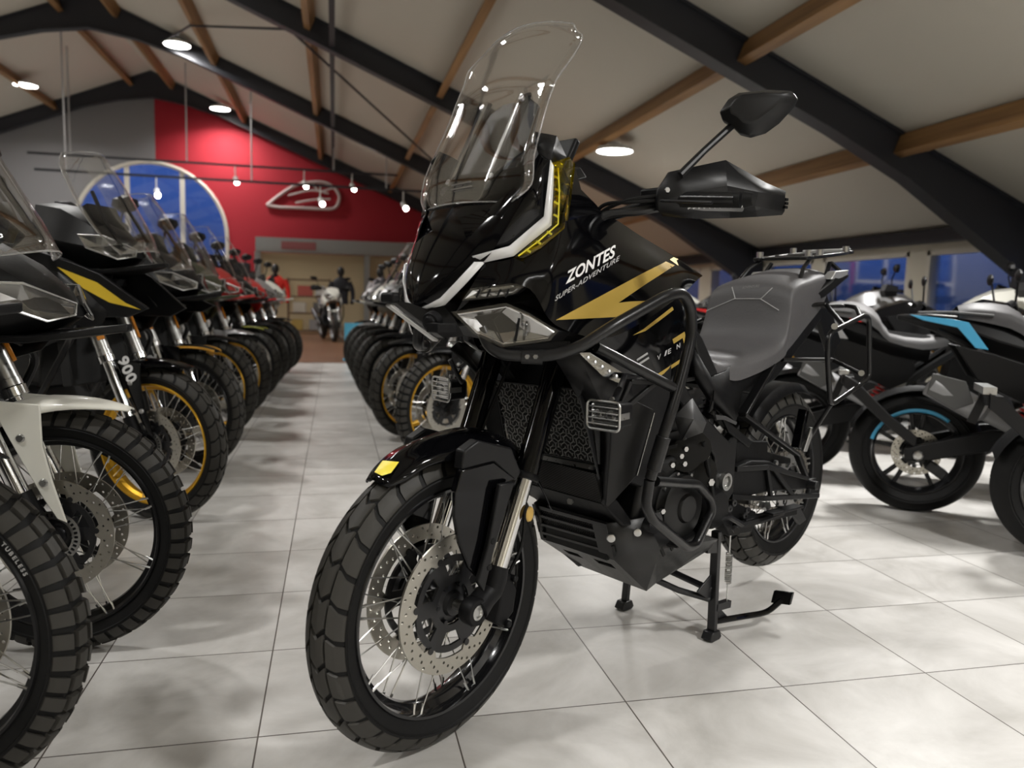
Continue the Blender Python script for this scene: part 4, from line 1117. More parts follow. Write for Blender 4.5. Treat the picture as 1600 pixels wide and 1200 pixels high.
for sg in (1, -1):
    mir = lambda p: V((p.x, sg * p.y, p.z))
    A = [V((-.432, .130, .462)), V((-.540, .172, .470)), V((-.905, .162, .338)), V((-.900, .135, .300)), V((-.690, .105, .240)), V((-.620, .125, .240)), V((-.470, .130, .360))]
    mid = V((-.60, .178, .375)); mid2 = V((-.52, .150, .385))
    b = MB(); P = [mir(p) for p in A + [mid, mid2]]
    b.add(P, [(0, 1, 8), (1, 7, 8), (1, 2, 7), (2, 3, 4, 7), (4, 5, 7), (5, 8, 7), (5, 6, 8), (6, 0, 8)])
    b.build('skid_plate_side', SKIDM, skid, sharp=10, solid=.006)
    for u, v, y in ((955, 841, .139), (996, 832, .162)): MB().lathe([(.0, .004), (.006, .004), (.010, .003), (.012, -.002)], mir(at(u, v, y)), (.7, sg * .7, 0), n=14).build('skid_plate_bolt', STEEL, skid)
    for u, v in ((1035, 862), (1048, 853)): b = MB(); p = mir(at(u, v, .176)); b.bar(p + V((.008, 0, .012)), p + V((-.008, 0, -.012)), .010, .004, up=(0, 1, 0)); b.build('skid_plate_slot', mat('deep_black', (.004, .004, .004), .7), skid)
    b = MB(); p = mir(at(957, 862, .135)); b.bar(p + V((0, 0, .014)), p + V((-.01, 0, -.014)), .008, .004, up=(1, 1, 0))
    b.build('skid_plate_slot', mat('deep_black', (.004, .004, .004), .7), skid, weld=False)
b = MB(); b.plate([SK['bl'], SK['br'], V((-.690, .105, .240)), V((-.900, .13, .300)), V((-.900, -.13, .300)), V((-.690, -.105, .240))], (0, 0, .005)); b.build('skid_plate_floor', SKIDM, skid)

# ---- frame
for sg in (1, -1):
    mir = lambda p: V((p.x, sg * p.y, p.z))
    q = lambda L: [mir(at(*p)) for p in L]
    b = MB(); b.plate(q([(1040, 600, .165), (1068, 596, .160), (1092, 640, .160), (1140, 690, .160), (1158, 662, .155), (1152, 690, .160), (1146, 770, .160), (1128, 800, .160), (1118, 770, .160), (1118, 715, .162), (1088, 660, .165)]), (0, -sg * .03, 0)); fr = b.build('frame_side', SATIN, H, bevel=.005)
    b = MB(); b.lathe([(.009, .003), (.017, .003), (.018, .012), (.026, .012), (.028, 0)], mir(at(1131, 752, .160)), (0, sg, 0), n=24); b.lathe([(0, .008), (.012, .008), (.014, 0)], mir(at(1131, 752, .160)), (0, sg, 0), n=6); b.build('swingarm_pivot', STEEL, fr)
    b = MB(); b.plate(q([(1085, 510, .150), (1098, 528, .152), (1122, 582, .150), (1112, 590, .150), (1098, 568, .152), (1088, 545, .150)]), (0, -sg * .03, 0)); b.build('seat_front_cover', SATIN, H, bevel=.004)
    b = MB(); b.add(q([(1086, 545, .152), (1112, 590, .155), (1136, 580, .150), (1140, 572, .140), (1200, 555, .130), (1236, 534, .125), (1190, 590, .135), (1160, 612, .150), (1150, 660, .155), (1116, 626, .160), (1090, 585, .160)]), [(0, 1, 10), (1, 9, 10), (1, 2, 8, 9), (2, 3, 4, 7, 8), (4, 5, 6, 7)]); b.build('side_panel', MATTE, H, sharp=8, solid=.02)
    b = MB(); b.plate(q([(1113, 628, .168), (1118, 622, .168), (1116, 610, .168), (1114, 640, .168), (1108, 645, .168)]), (0, -sg * .004, 0)); b.build('panel_seam', SATIN, H)
    b = MB(); P = q([(1206, 570, .14), (1160, 648, .165), (1182, 665, .165), (1245, 710, .165), (1258, 742, .165)]); b.bar(P[0], P[1], .012, .030, up=(0, 1, 0)); b.bar(P[1], P[3], .012, .028, up=(0, 1, 0)); b.bar(P[3], P[4], .012, .022, up=(0, 1, 0)); b.build('subframe', POWDER, H, bevel=.003)
    b = MB(); b.plate(q([(1128, 650, .165), (1150, 668, .165), (1176, 690, .165), (1170, 700, .165), (1140, 676, .165)]), (0, -sg * .01, 0)); b.build('frame_gusset', MATTE, H, bevel=.003)
    b = MB(); b.plate(q([(1118, 648, .172), (1134, 650, .172), (1152, 660, .172), (1150, 664, .172), (1132, 656, .172), (1120, 656, .172)]), (0, -sg * .004, 0)); b.build('frame_grey_plate', mat('dark_grey_plastic', (.045, .045, .046), .45), H)  # thin plate in a paler grey than the frame side
    # passenger peg
    b = MB(); b.bar(mir(at(1244, 700, .18)), mir(at(1256, 640, .18)), .02, .03, up=(0, 1, 0)); b.build('passenger_peg_hanger', GLOSS, H, bevel=.003)
    b = MB(); P = q([(1256, 705, .175), (1268, 668, .19)]); b.bar(P[0], P[1], .024, .012, up=(0, 1, 0)); pg = b.build('passenger_peg', STEEL, H, bevel=.002)
    # rider peg, linkage
    b = MB(); P = q([(1148, 822, .165), (1190, 812, .20), (1222, 800, .22)]); b.tube(P, .012, 8); b.build('footpeg_mount', MATTE, H)
    b = MB(); b.bar(mir(at(1160, 815, .17)), mir(at(1240, 798, .22)), .03, .02); b.bar(mir(at(1200, 803, .23)), mir(at(1248, 790, .235)), .035, .008); b.build('footpeg', MATTE, H, bevel=.002)
    b = MB(); b.plate(q([(1217, 792, .225), (1250, 790, .225), (1260, 812, .225), (1250, 820, .225), (1240, 805, .225)]), (0, -sg * .012, 0)); b.build('heel_guard', SATIN, H, bevel=.002)
    b = MB(); b.plate(q([(1122, 800, .15), (1150, 785, .15), (1182, 800, .16), (1175, 832, .16), (1140, 838, .15)]), (0, -sg * .04, 0)); b.build('footpeg_plate', MATTE, H, bevel=.004)
b = MB(); b.tube(ats([(1122, 812, .18), (1140, 808, .19), (1160, 820, .20)]), .008, 8); b.cyl(at(1148, 826, .20), at(1152, 830, .26), .010, n=10); b.build('gear_lever', DARKM, H)
for u, v in ((1140, 795), (1147, 786), (1168, 797), (1164, 806)): MB().lathe([(.004, .004), (.010, .003), (.011, 0)], at(u, v, .175), (.2, 1, 0), n=10).build('linkage_bolt', DARKM, H)

# ---- seat
SEAT = [  # (centre x, z centre, half width, z edge, z lower edge, half width lower)
    (-.800, .985, .075, .965, .930, .085), (-.880, .900, .105, .880, .835, .130), (-.960, .882, .130, .865, .800, .150), (-1.06, .878, .150, .868, .812, .155), (-1.16, .892, .158, .885, .832, .152),
    (-1.23, .925, .158, .915, .850, .148), (-1.262, 1.005, .154, .990, .865, .148), (-1.280, 1.075, .150, 1.058, .880, .145), (-1.33, 1.108, .148, 1.088, .905, .141), (-1.42, 1.130, .145, 1.108, .960, .137), (-1.53, 1.152, .136, 1.128, 1.020, .128), (-1.62, 1.150, .110, 1.130, 1.07, .102), (-1.65, 1.125, .08, 1.11, 1.08, .075)]
rows = []
for x, zc, w, ze, zl, wl in SEAT:
    L = [(x, wl, zl), (x, (w + wl) / 2 + .004, (ze * .55 + zl * .45)), (x, w, ze - .012), (x, w * .86, ze + .006), (x, w * .45, zc), (x, 0, zc + .003)]
    rows.append(L + [(a, -b_, c) for a, b_, c in L[-2::-1]])
b = MB(); b.grid(smooth_grid(rows, 3)); seat = b.build('seat', SEATM, H, sharp=60)
T = tree_of(b)
b = MB()
for L in ([(1104, 486), (1148, 467), (1188, 467), (1217, 485)], [(1144, 449), (1149, 467)], [(1207, 450), (1189, 467)]):
    P = []
    for (a, b0) in zip(L[:-1], L[1:]):
        for k in range(7):
            p = stick(a[0] + (b0[0] - a[0]) * k / 6, a[1] + (b0[1] - a[1]) * k / 6, T, .001)
            if p: P.append(p)
    if len(P) > 1: b.tube(P, .0016, 6)
b.build('seat_piping', SEAM, seat, weld=False)
lettering('seat_lettering', 'ADVENTURE', (1160, 452), (27, -3), (0, -4), 1, T, mat('seat_lettering_grey', (.16, .16, .16), .6), seat, bold=.02)
b = MB(); b.loft([[V((x, s * w, z)) for s, z in ((1, zz), (-1, zz), (-1, zz - .05), (1, zz - .05))] for x, w, zz in ((-.86, .11, .84), (-1.10, .13, .80), (-1.25, .125, .835), (-1.60, .10, 1.03))]); b.build('seat_base', MATTE, H, bevel=.006)

# ---- tail, grab rails and luggage rack
for sg in (1, -1):
    mir = lambda p: V((p.x, sg * p.y, p.z))
    q = lambda L: [mir(at(*p)) for p in L]
    b = MB(); b.plate(q([(1258, 472, .13), (1300, 438, .155), (1308, 424, .155), (1328, 428, .155), (1326, 434, .155), (1290, 464, .14), (1262, 480, .13)]), (0, -sg * .03, 0)); b.build('grab_rail', SATIN, H, bevel=.006)
    b = MB(); b.plate(q([(1299, 436, .157), (1307, 424, .157), (1327, 422, .157), (1324, 430, .157), (1308, 438, .157)]), (0, -sg * .032, .0)); b.build('grab_rail_cap', mat('satin_aluminium', (.55, .56, .56), .4, .8), H, bevel=.003)
    b = MB(); P = q([(1288, 437, .12), (1297, 410, .11), (1313, 424, .14)]); b.bar(P[0], P[1], .008, .012, up=(0, 1, 0)); b.bar(P[1], P[2], .008, .012, up=(0, 1, 0)); b.build('rack_stay', DARKM, H)
b = MB()
RZ_ = 1.170
def slab(pts, th=.012): b.plate([V((x, y_, RZ_ + (-1.40 - x) * .12)) for x, y_ in pts], (0, 0, th))
slab([(-1.46, .10), (-1.70, .115), (-1.80, .095), (-1.80, .07), (-1.70, .085), (-1.46, .075)]); slab([(-1.46, -.10), (-1.70, -.115), (-1.80, -.095), (-1.80, -.07), (-1.70, -.085), (-1.46, -.075)])
for x in (-1.48, -1.58, -1.68, -1.79): slab([(x, .10), (x - .03, .10), (x - .03, -.10), (x, -.10)])
b.build('luggage_rack', POWDER, H, weld=False, bevel=.003)
for x, y_ in ((-1.49, .09), (-1.49, -.09), (-1.75, .10), (-1.75, -.10), (-1.55, .10)): MB().cyl((x, y_, RZ_ + .01 + (-1.40 - x) * .12), (x, y_, RZ_ + .030 + (-1.40 - x) * .12), .012, n=10).build('rack_bolt', STEEL, H)
b = MB(); b.plate([V((-1.76, .08, 1.222)), V((-1.84, .08, 1.228)), V((-1.86, -.08, 1.228)), V((-1.78, -.08, 1.222))], (0, 0, .014)); b.build('rack_end_plate', mat('satin_aluminium', (.55, .56, .56), .4, .8), H, bevel=.003)
for sg in (1, -1): MB().tube([V((-1.40, sg * .11, 1.11)), V((-1.44, sg * .10, 1.15)), V((-1.50, sg * .09, RZ_ + .012))], .007, 8).build('rack_front_stay', POWDER, H)
b = MB(); b.loft([[V((x, s * w, z + dz)) for s, dz in ((1, 0), (1, .05), (-1, .05), (-1, 0))] for x, w, z in ((-1.45, .09, 1.03), (-1.62, .08, 1.06), (-1.76, .06, 1.10))]); tail = b.build('tail_unit', MATTE, H, bevel=.008)
b = MB(); b.box((-1.765, 0, 1.125), (.02, .10, .035)); b.build('tail_lamp', mat('tail_lamp_red', (.30, .01, .01), .2, coat=.6), H, bevel=.004)

# ---- pannier frames
for sg in (1, -1):
    mir = lambda p: V((p.x, sg * p.y, p.z))
    q = lambda L: [mir(at(*p)) for p in L]
    b = MB(); b.tube(fillet(q([(1294, 528, .265), (1293, 560, .265), (1297, 628, .265), (1302, 630, .265), (1352, 595, .265), (1358, 586, .265), (1358, 497, .265), (1350, 493, .265), (1300, 518, .265)]), .02, 5, closed=True), .0085, 12, closed=True); pf = b.build('pannier_frame', POWDER, H)
    b = MB(); b.tube(fillet(q([(1255, 478, .13), (1290, 475, .15), (1318, 508, .262)]), .02), .008, 10); b.tube(fillet(q([(1268, 478, .12), (1320, 478, .14), (1338, 480, .2), (1345, 496, .262)]), .03), .008, 10); b.build('pannier_stay', POWDER, H, weld=False)
    b = MB(); b.tube(fillet(q([(1262, 688, .17), (1298, 632, .262)]), .02), .0075, 10); b.tube(q([(1222, 562, .13), (1300, 562, .15), (1350, 586, .262)]), .007, 8); b.build('pannier_brace', POWDER, H, weld=False)
    b = MB()
    for u, v in ((1304, 510), (1346, 583)): b.cyl(mir(at(u, v, .262)), mir(at(u, v, .280)), .010, n=10)
    b.build('pannier_lug', STEEL, pf, weld=False)

# ---- rear wheel, swing arm, chain
RC = V((-1.505, -.012, .412))
rwheel = wheel('rear_wheel', H, RC, .325, .072, .232, mat('gloss_black_rim', (.008, .008, .009), .18, .3, .6), 'trail', 'each', (-1,), .12, 0)
b = MB(); 
tooth = []
for k in range(42):
    for r, da in ((.104, -.5), (.111, -.18), (.111, .18), (.104, .5)): a = 2 * pi * (k + da * .9) / 42; tooth.append((r * cos(a), r * sin(a)))
loops = [tooth, circle(.055, 30)] + [circle(.017, 12, (.078 * cos(2 * pi * k / 6), .078 * sin(2 * pi * k / 6))) for k in range(6)]
vs, fs = curve_mesh(loops, .006); b.add([(p.x, p.z + .085, p.y) for p in vs], fs); spr = b.build('rear_sprocket', STEEL, rwheel, sharp=20)
for k in range(6): a = 2 * pi * (k + .5) / 6; MB().cyl((.064 * cos(a), .080, .064 * sin(a)), (.064 * cos(a), .096, .064 * sin(a)), .007, n=6).build('sprocket_bolt', STEEL, rwheel)
ch = MB(); FS = V((-.905, .073, .47)); pr = .036
pts = []
for k in range(13): a = pi / 2 - .12 + (pi + .24) * k / 12 + 0; pts.append(RC + V((-.107 * sin((k / 12) * pi), .085, .107 * cos((k / 12) * pi))))
for k in range(7): pts.append(V((FS.x + pr * sin(k / 6 * pi), FS.y, FS.z - pr * cos(k / 6 * pi))))
loopc = pts
n_l = 0
for a, c in zip(loopc, loopc[1:] + loopc[:1]):
    d = (c - a).length; m = max(1, round(d / .0158))
    for k in range(m):
        p, q_ = a.lerp(c, k / m), a.lerp(c, (k + .86) / m)
        w = .012 if n_l % 2 else .017; n_l += 1
        for o in (-w / 2, w / 2): ch.bar(p + V((0, o, 0)), q_ + V((0, o, 0)), .0022, .011, up=(0, 0, 1) if abs((q_ - p).normalized().z) < .9 else (1, 0, 0))
ch.build('drive_chain', mat('chain_steel', (.30, .28, .25), .4, 1), H, weld=False)
for sg in (1, -1):
    b = MB(); y0 = sg * .118
    secs = [(-.93, .055, .485, .085), (-1.10, .060, .490, .11), (-1.22, .050, .478, .10), (-1.40, .040, .435, .060), (-1.50, .036, .416, .045), (-1.55, .03, .408, .03)]
    b.loft([[V((x, y0 + a * w / 2, z + c * h / 2)) for a, c in ((-1, -1), (1, -1), (1, 1), (-1, 1))] for x, w, z, h in secs]); arm = b.build('swing_arm', MATTE, H, bevel=.006)
    b = MB(); yo = y0 + sg * .034
    q = lambda L: [(lambda p: V((p.x, sg * p.y, p.z)))(at(u, v, .150)) for u, v in L]
    for L, w in (([(1142, 776), (1190, 779), (1278, 774)], .014), ([(1150, 733), (1200, 730), (1262, 747)], .010), ([(1198, 731), (1204, 776)], .012), ([(1207, 731), (1240, 776)], .010)):
        P = q(L)
        for a, c in zip(P[:-1], P[1:]): b.bar(a, c, .016, w, up=(0, 1, 0))
    b.build('swing_arm_rib', SATIN, arm, weld=False, bevel=.002)
    b = MB(); b.box((-1.52, y0 + sg * .02, .412), (.05, .016, .036)); b.cyl((RC.x, y0, RC.z), (RC.x, y0 + sg * .052, RC.z), .017, n=6); b.build('axle_adjuster', DARKM, arm, bevel=.003)
b = MB(); b.loft([[V((x, yy, z)) for x, z in ((-.93, .44), (-1.13, .44), (-1.13, .52), (-.93, .53))] for yy in (-.12, .12)]); b.build('swing_arm_bridge', MATTE, H, bevel=.01)
b = MB(); P = ats([(1150, 700, .12), (1150, 690, .12), (1200, 690, .12), (1200, 706, .12), (1236, 716, .12), (1236, 724, .12), (1150, 730, .12)]); b.plate(P, (0, -.02, 0)); b.build('chain_guard', MATTE, H, bevel=.003)
for u, v, y, r in ((1210, 723, .125, .009), (1196, 791, .17, .016), (1188, 788, .17, .010)): bolt(MB(), at(u, v, y), (0, 1, 0), r, .010).build('swing_arm_bolt', STEEL, H)
# rear hugger over the tyre and shock
b = MB(); rows = []
for k in range(9):
    a = -.55 + 1.15 * k / 8; r = .345
    rows.append([RC + V((r * sin(a + .25), y_, r * cos(a + .25) - (.03 if abs(y_) > .06 else 0))) for y_ in (-.085, -.06, 0, .06, .085)])
b.grid(rows); b.build('rear_hugger', MATTE, H, solid=.004, ref=RC)
b = MB()
for k in range(9): b.lathe([(.030, -.006), (.038, 0), (.030, .006)], V((-1.02 - .012 * k, 0, .56 + .026 * k)), (-.4, 0, .9), n=18)
b.cyl((-.99, 0, .50), (-1.16, 0, .86), .024, n=14); b.build('rear_shock', DARKM, H, weld=False)
b = MB(); b.bar((-1.74, 0, 1.09), (-1.93, 0, .86), .10, .02, up=(0, 1, 0)); b.build('number_plate_hanger', MATTE, H, bevel=.004)
# silencer on the right side
b = MB(); b.tube([V((-1.05, -.17, .52)), V((-1.15, -.19, .56)), V((-1.25, -.20, .62)), V((-1.62, -.22, .78))], [.028, .040, .062, .058], 18); b.build('silencer', DARKM, H)

# ---- centre stand
b = MB()
fl_, fr_ = V((-.972, .118, .0)), V((-.952, -.205, .0))
tl_, tr_ = V((-.955, .125, .345)), V((-.935, -.17, .345))
b.bar(tl_, fl_ + V((0, 0, .012)), .018, .026, up=(0, 1, 0)); b.bar(tr_, fr_ + V((0, 0, .012)), .018, .022, up=(0, 1, 0))
b.tube([at(1018, 903, .02), at(1060, 922, .06), at(1108, 936, .115)], .010, 8)
b.tube([V((-.955, .12, .16)), V((-.94, -.17, .20))], .011, 8)
b.plate(ats([(1090, 925, .118), (1112, 898, .122), (1112, 940, .118)]), (0, -.006, 0)); b.plate(ats([(1118, 944, .12), (1142, 970, .125), (1120, 968, .12)]), (0, .006, 0))
st = b.build('centre_stand', DARKM, H, weld=False, bevel=.002)
b = MB(); b.tube(fillet([fl_ + V((0, 0, .055)), V((-1.08, .150, .052)), V((-1.17, .190, .055)), V((-1.225, .205, .085))], .03), .0095, 10); b.plate([V((-1.21, .180, .075)), V((-1.225, .235, .080)), V((-1.24, .235, .115)), V((-1.225, .180, .11))], (-.012, 0, 0)); b.build('stand_pedal', GLOSS, st, weld=False)
for p in (fl_, fr_):
    b = MB(); b.loft([[p + V((dx, dy, z)) for dx, dy in ((-.028 * s, -.018), (.034 * s, -.018), (.034 * s, .018), (-.028 * s, .018))] for z, s in ((0, .6), (.008, 1), (.03, .6))]); b.build('stand_foot', DARKM, st, bevel=.003)
b = MB(); hel = []
for k in range(97): a = 2 * pi * k / 6; hel.append(V((-1.035 + .009 * cos(a), .125 + .009 * sin(a), .165 + .001 * k)))
b.tube(hel, .0024, 5); b.cyl((-1.035, .125, .10), (-1.035, .125, .165), .0025, n=6); b.cyl((-1.035, .125, .262), (-1.035, .125, .33), .0025, n=6); b.build('stand_spring', STEEL, st, weld=False)
MB().bar((-.97, .125, .105), (-1.045, .125, .098), .02, .022).build('spring_lug', DARKM, st); MB().bar((-.96, .125, .30), (-.90, .125, .31), .02, .04).build('spring_lug', DARKM, st)
# ------------------------------------------------------------------ the other bikes of the showroom
# frame of each: x forward, z up, origin on the floor under the front axle
BLACKRIM = mat('black_rim', (.012, .012, .013), .3, .4)
CASE = mat('cast_engine_grey', (.10, .10, .10), .45, .7)
def ring(x, pts): return [V((x, y, z)) for y, z in pts]
def sym(L): return L + [(-y, z) for y, z in L[::-1]]

def fork_set(P, key, steer, tubem, slidem, lowm, usd, ref, R=.345, lean=.43, top=1.05, axle_y=.10):
    Rm = Matrix.Rotation(steer, 3, 'Z')
    for sg in (1, -1):
        q = lambda z, dx=-.004: Rm @ V((dx - (z - R) * lean, sg * axle_y, z))
        def tube():
            b = MB(); z0 = R + .38 if usd else R + .44
            b.tube([q(z0), q(z0 + .03), q(z0 + .031), q(top)], [.031, .031, .030, .030], 16); return b
        def slide():
            b = MB(); b.cyl(q(R + .08), q(R + .46), .0235 if usd else .021, n=16)
            b.lathe([(.022, -.016), (.033, -.014), (.034, .012), (.029, .018)], q(R + .375), (q(1) - q(.5)), n=18); return b
        def lower():
            b = MB()
            if not usd: b.tube([q(R + .06), q(R + .22), q(R + .38)], [.027, .029, .031], 14)
            b.tube([q(R + .13), q(R + .06), q(R + .005), Rm @ V((-.01, sg * axle_y, R))], [.027, .029, .030, .030], 12)
            b.lathe([(0, .030), (.012, .030), (.014, .024), (.032, .022), (.034, -.012), (0, -.012)], Rm @ V((0, sg * axle_y, R)), Rm @ V((0, sg, 0)), n=18); return b
        shared((key, 'ft', sg, steer, usd), tube, 'fork_tube', tubem, P)
        shared((key, 'fs', sg, steer, usd), slide, 'fork_slider', slidem, P)
        shared((key, 'fl', sg, steer, usd), lower, 'axle_clamp', lowm, P)
        if ref:
            def refl():
                b = MB(); c0, c1 = q(R + .46, .025), q(R + .555, .025); s = Rm @ V((0, sg * .032, 0))
                b.bar(c0 + s * .55, c1 + s * .55, .030, .012, up=Rm @ V((1, sg * .8, 0))); return b
            shared((key, 'fr', sg, steer, usd, ref.name), refl, 'fork_reflector', ref, P, bevel=.003)
    for z in (.98, top):
        def yoke(): return MB().box(Rm @ V((-.004 - (z - R) * lean + .02, 0, z)), (.09, .26, .035))
        shared((key, 'yoke', steer, z), yoke, 'fork_yoke', DARKM, P, bevel=.004)
    shared((key, 'axle', steer), lambda: MB().cyl(Rm @ V((0, -.12, R)), Rm @ V((0, .12, R)), .010), 'front_axle', STEEL, P)

def adventure_bike(label, group, x, y, az, lean=0., body=SATIN, shroud=None, fender=SATIN, rimm=BLACKRIM, tread='trail', steer=0., usd=True, slash=None, tubem=GLOSS, number=None, spokes='one', screen=True, accent=None, ref=AMBER, tall=0., guard=SATIN, detail=True, highfender=False, lettered=False, seatm=SEATM):
    P = empty('motorcycle', (x, y, 0), az, lean); tag(P, label, 'motorcycle', group)
    K = ('adv', round(tall, 2)); R = .345
    shroud = shroud or body
    fwl = wheel('front_wheel', P, (0, 0, R), R, .050, .272, rimm, tread, spokes, (1, -1), .155, steer)
    if detail and spokes == 'each':
        def absr():
            loops = [circle(.072, 48), circle(.050, 40)]
            for k in range(32):
                a0 = 2 * pi * k / 32; loops.append([(r_ * cos(a0 + s_), r_ * sin(a0 + s_)) for r_, s_ in ((.066, -.05), (.066, .05), (.056, .06), (.056, -.06))])
            vs, fs = curve_mesh(loops, .003); b = MB()
            b.add([(p.x, sd_ * .066 + p.z, p.y) for p in vs], fs)
            return b
        for sd_ in (1, -1): shared(('absring', sd_), absr, 'sensor_ring', STEEL, fwl, sharp=20)
    fork_set(P, 'adv', steer, tubem, CHROME if tubem is not GOLDA else GOLDA, MATTE, usd, ref)
    Rm = Matrix.Rotation(steer, 3, 'Z')
    t = tall; nx = -.5 * t if t > .2 else 0.
    # front mudguard
    def mud():
        b = MB(); S = [(.19, .690, .020, .004), (.155, .702, .040, .010), (.09, .716, .058, .02), (.02, .722, .066, .03), (-.06, .718, .072, .045), (-.14, .692, .074, .055), (-.20, .650, .070, .05)]
        rows = []
        for X, z, w, d in S:
            L = [(X, w, z - d), (X, w * .8, z - d * .3), (X, w * .4, z), (X, 0, z + .003)]
            rows.append([Rm @ V(p) for p in L] + [Rm @ V((a, -b_, c)) for a, b_, c in L[-2::-1]])
        b.grid(smooth_grid(rows, 2)); return b
    fd = shared((K, 'mud', steer), mud, 'front_mudguard', fender, P, solid=.004, sharp=50, ref=(0, 0, .345)) if not (('mudm', fender.name, steer) in MESHES) else None
    fd.data = fd.data if fd.data.materials[0] is fender else fd.data.copy(); fd.data.materials[0] = fender
    def stay(sg):
        b = MB(); q = lambda z, dx, yy=.086: Rm @ V((-.004 - (z - R) * .43 + dx, sg * yy, z))
        b.plate([q(.71, .15), q(.72, .025), q(.62, .03), q(.46, .04), q(.40, .05), q(.39, .07), q(.50, .085), q(.60, .105)], Rm @ V((0, -sg * .008, 0))); return b
    for sg in (1, -1):
        o = shared((K, 'stay', sg, steer, fender.name), lambda: stay(sg), 'mudguard_stay', fender, P, bevel=.003)
        for z, dx in ((.62, .060), (.50, .062)) if detail else ():
            def stb(): return MB().lathe([(0, .005), (.009, .005), (.012, 0)], Rm @ V((-.004 - (z - R) * .43 + dx, sg * .086, z)), Rm @ V((0, sg, 0)), n=10)
            shared((K, 'stb', sg, steer, z), stb, 'stay_bolt', STEEL, o)
        if number:
            vs, fs = text_mesh(number, .075, .0, .002, 1.05, .001); w = max(p.x for p in vs)
            d = (Rm @ V((-.49, 0, 1))).normalized(); e = -d if sg < 0 else -d; up = Rm @ V((1, 0, .49)).normalized() if True else None
            o_ = Rm @ V((-.004 - (.72 - R) * .43 + .045, sg * .0875, .72))
            b = MB(); b.add([o_ + e * p.x + up * (p.y if sg < 0 else (.055 - p.y)) + Rm @ V((0, sg * p.z, 0)) for p in vs], fs)
            b.build('mudguard_number', TEXTW, o)
    if accent:
        def acc():
            b = MB(); b.tube(catmull([Rm @ V(p) for p in ((.175, .028, .690), (.11, .052, .706), (.03, .066, .710), (-.06, .07, .704))], 4), .007, 6); n = len(b.v); b.tube(catmull([Rm @ V(p) for p in ((.175, -.028, .690), (.11, -.052, .706), (.03, -.066, .710), (-.06, -.07, .704))], 4), .007, 6); return b
        shared((K, 'acc', steer, accent.name), acc, 'mudguard_stripe', accent, P, weld=False)
    # nose, headlamp, screen
    def nose():
        b = MB(); S = [(.06, 1.00, 1.03, .05), (.00, .97, 1.09, .11), (-.10, .95, 1.16, .155), (-.22, .94, 1.22, .17), (-.36, .96, 1.24, .15)]
        b.loft([ring(X, sym([(w * .55, z0), (w, z0 * .6 + z1 * .4 ), (w * .8, z1 - .02), (w * .3, z1)])) if False else [V((X + nx, yy, z + t * .6)) for yy, z in ((w * .5, z0), (w, z0 * .55 + z1 * .45), (w * .75, z1 - .02), (0, z1), (-w * .75, z1 - .02), (-w, z0 * .55 + z1 * .45), (-w * .5, z0))] for X, z0, z1, w in S]); return b
    shared((K, 'nose', body.name), nose, 'nose_fairing', body, P, bevel=.006)
    for sg in (1, -1):
        HL = [(.055, .012, 1.035), (.062, .030, 1.005), (.028, .098, .990), (-.075, .158, 1.035), (-.105, .165, 1.085), (-.02, .118, 1.085)]
        hp = [V((a + nx, sg * b_, c + t * .6)) for a, b_, c in HL]; cc = sum(hp, V()) / 6
        def refl_():
            b = MB(); c1 = cc + V((.002, 0, -.004)); c2 = cc + V((-.02, sg * .022, .006)); q = [p + V((.006, sg * .004, 0)) for p in hp]
            b.add(q + [c1, c2], [(0, 1, 6), (1, 2, 6), (2, 7, 6), (2, 3, 7), (3, 4, 7), (4, 5, 7), (5, 6, 7), (5, 0, 6)]); return b
        def lens_():
            b = MB(); q = [p + V((.016, sg * .012, .001)) for p in hp]; b.add(q, [(0, 1, 2, 5), (2, 3, 4, 5)]); return b
        shared((K, 'hlr', sg), refl_, 'headlamp_reflector', REFL, P, sharp=4)
        shared((K, 'hll', sg), lens_, 'headlamp_lens', LENS, P)
        def hlt():
            b = MB(); b.tube([p + V((.012, sg * .009, .001)) for p in hp], .004, 6, closed=True); return b
        if detail: shared((K, 'hlt', sg), hlt, 'headlamp_trim', STEEL, P)
    def beak():
        b = MB(); q = [(.20, .012, .965), (.13, .05, .955), (-.02, .10, .93), (-.16, .11, .93)]
        b.plate([V((a + nx, b_, c + t * .6)) for a, b_, c in q] + [V((a + nx, -b_, c + t * .6)) for a, b_, c in q[::-1]], (0, 0, .02)); return b
    shared((K, 'beak', body.name), beak, 'beak', body, P, bevel=.004)
    if screen:
        S = [(-.045, .115, 1.135), (-.105, .17, 1.22), (-.175, .185, 1.32), (-.235, .18, 1.42), (-.285, .165, 1.50), (-.315, .12, 1.555)]
        rows = []
        for X, w, z in S:
            rows.append([V((X + .05 - .075 * (s * s), w * s, z + t * .2 - .02 * s * s)) for s in [1 - 2 * k / 10 for k in range(11)]])
        g_ = smooth_grid(rows, 2)
        def scr(): b = MB(); b.grid(g_); return b
        so = shared((K, 'scr'), scr, 'windscreen', CLEAR, P, solid=.004, sharp=60)
        def sed(): b = MB(); b.tube(g_[0] + [r[-1] for r in g_[1:-1]] + g_[-1][::-1] + [r[0] for r in g_[-2:0:-1]], .003, 6, closed=True); return b
        shared((K, 'sed'), sed, 'screen_edge', EDGE, so)
        def sbr():
            b = MB()
            for sg in (1, -1): b.tube([V((-.08, sg * .09, 1.15 + t * .2)), V((-.15, sg * .10, 1.25 + t * .2)), V((-.23, sg * .08, 1.38 + t * .2))], .008, 6)
            b.box((-.24, 0, 1.27 + t * .2), (.03, .17, .12), Matrix.Rotation(-.45, 3, 'Y')); return b
        shared((K, 'sbr'), sbr, 'screen_bracket', MATTE, P, weld=False)
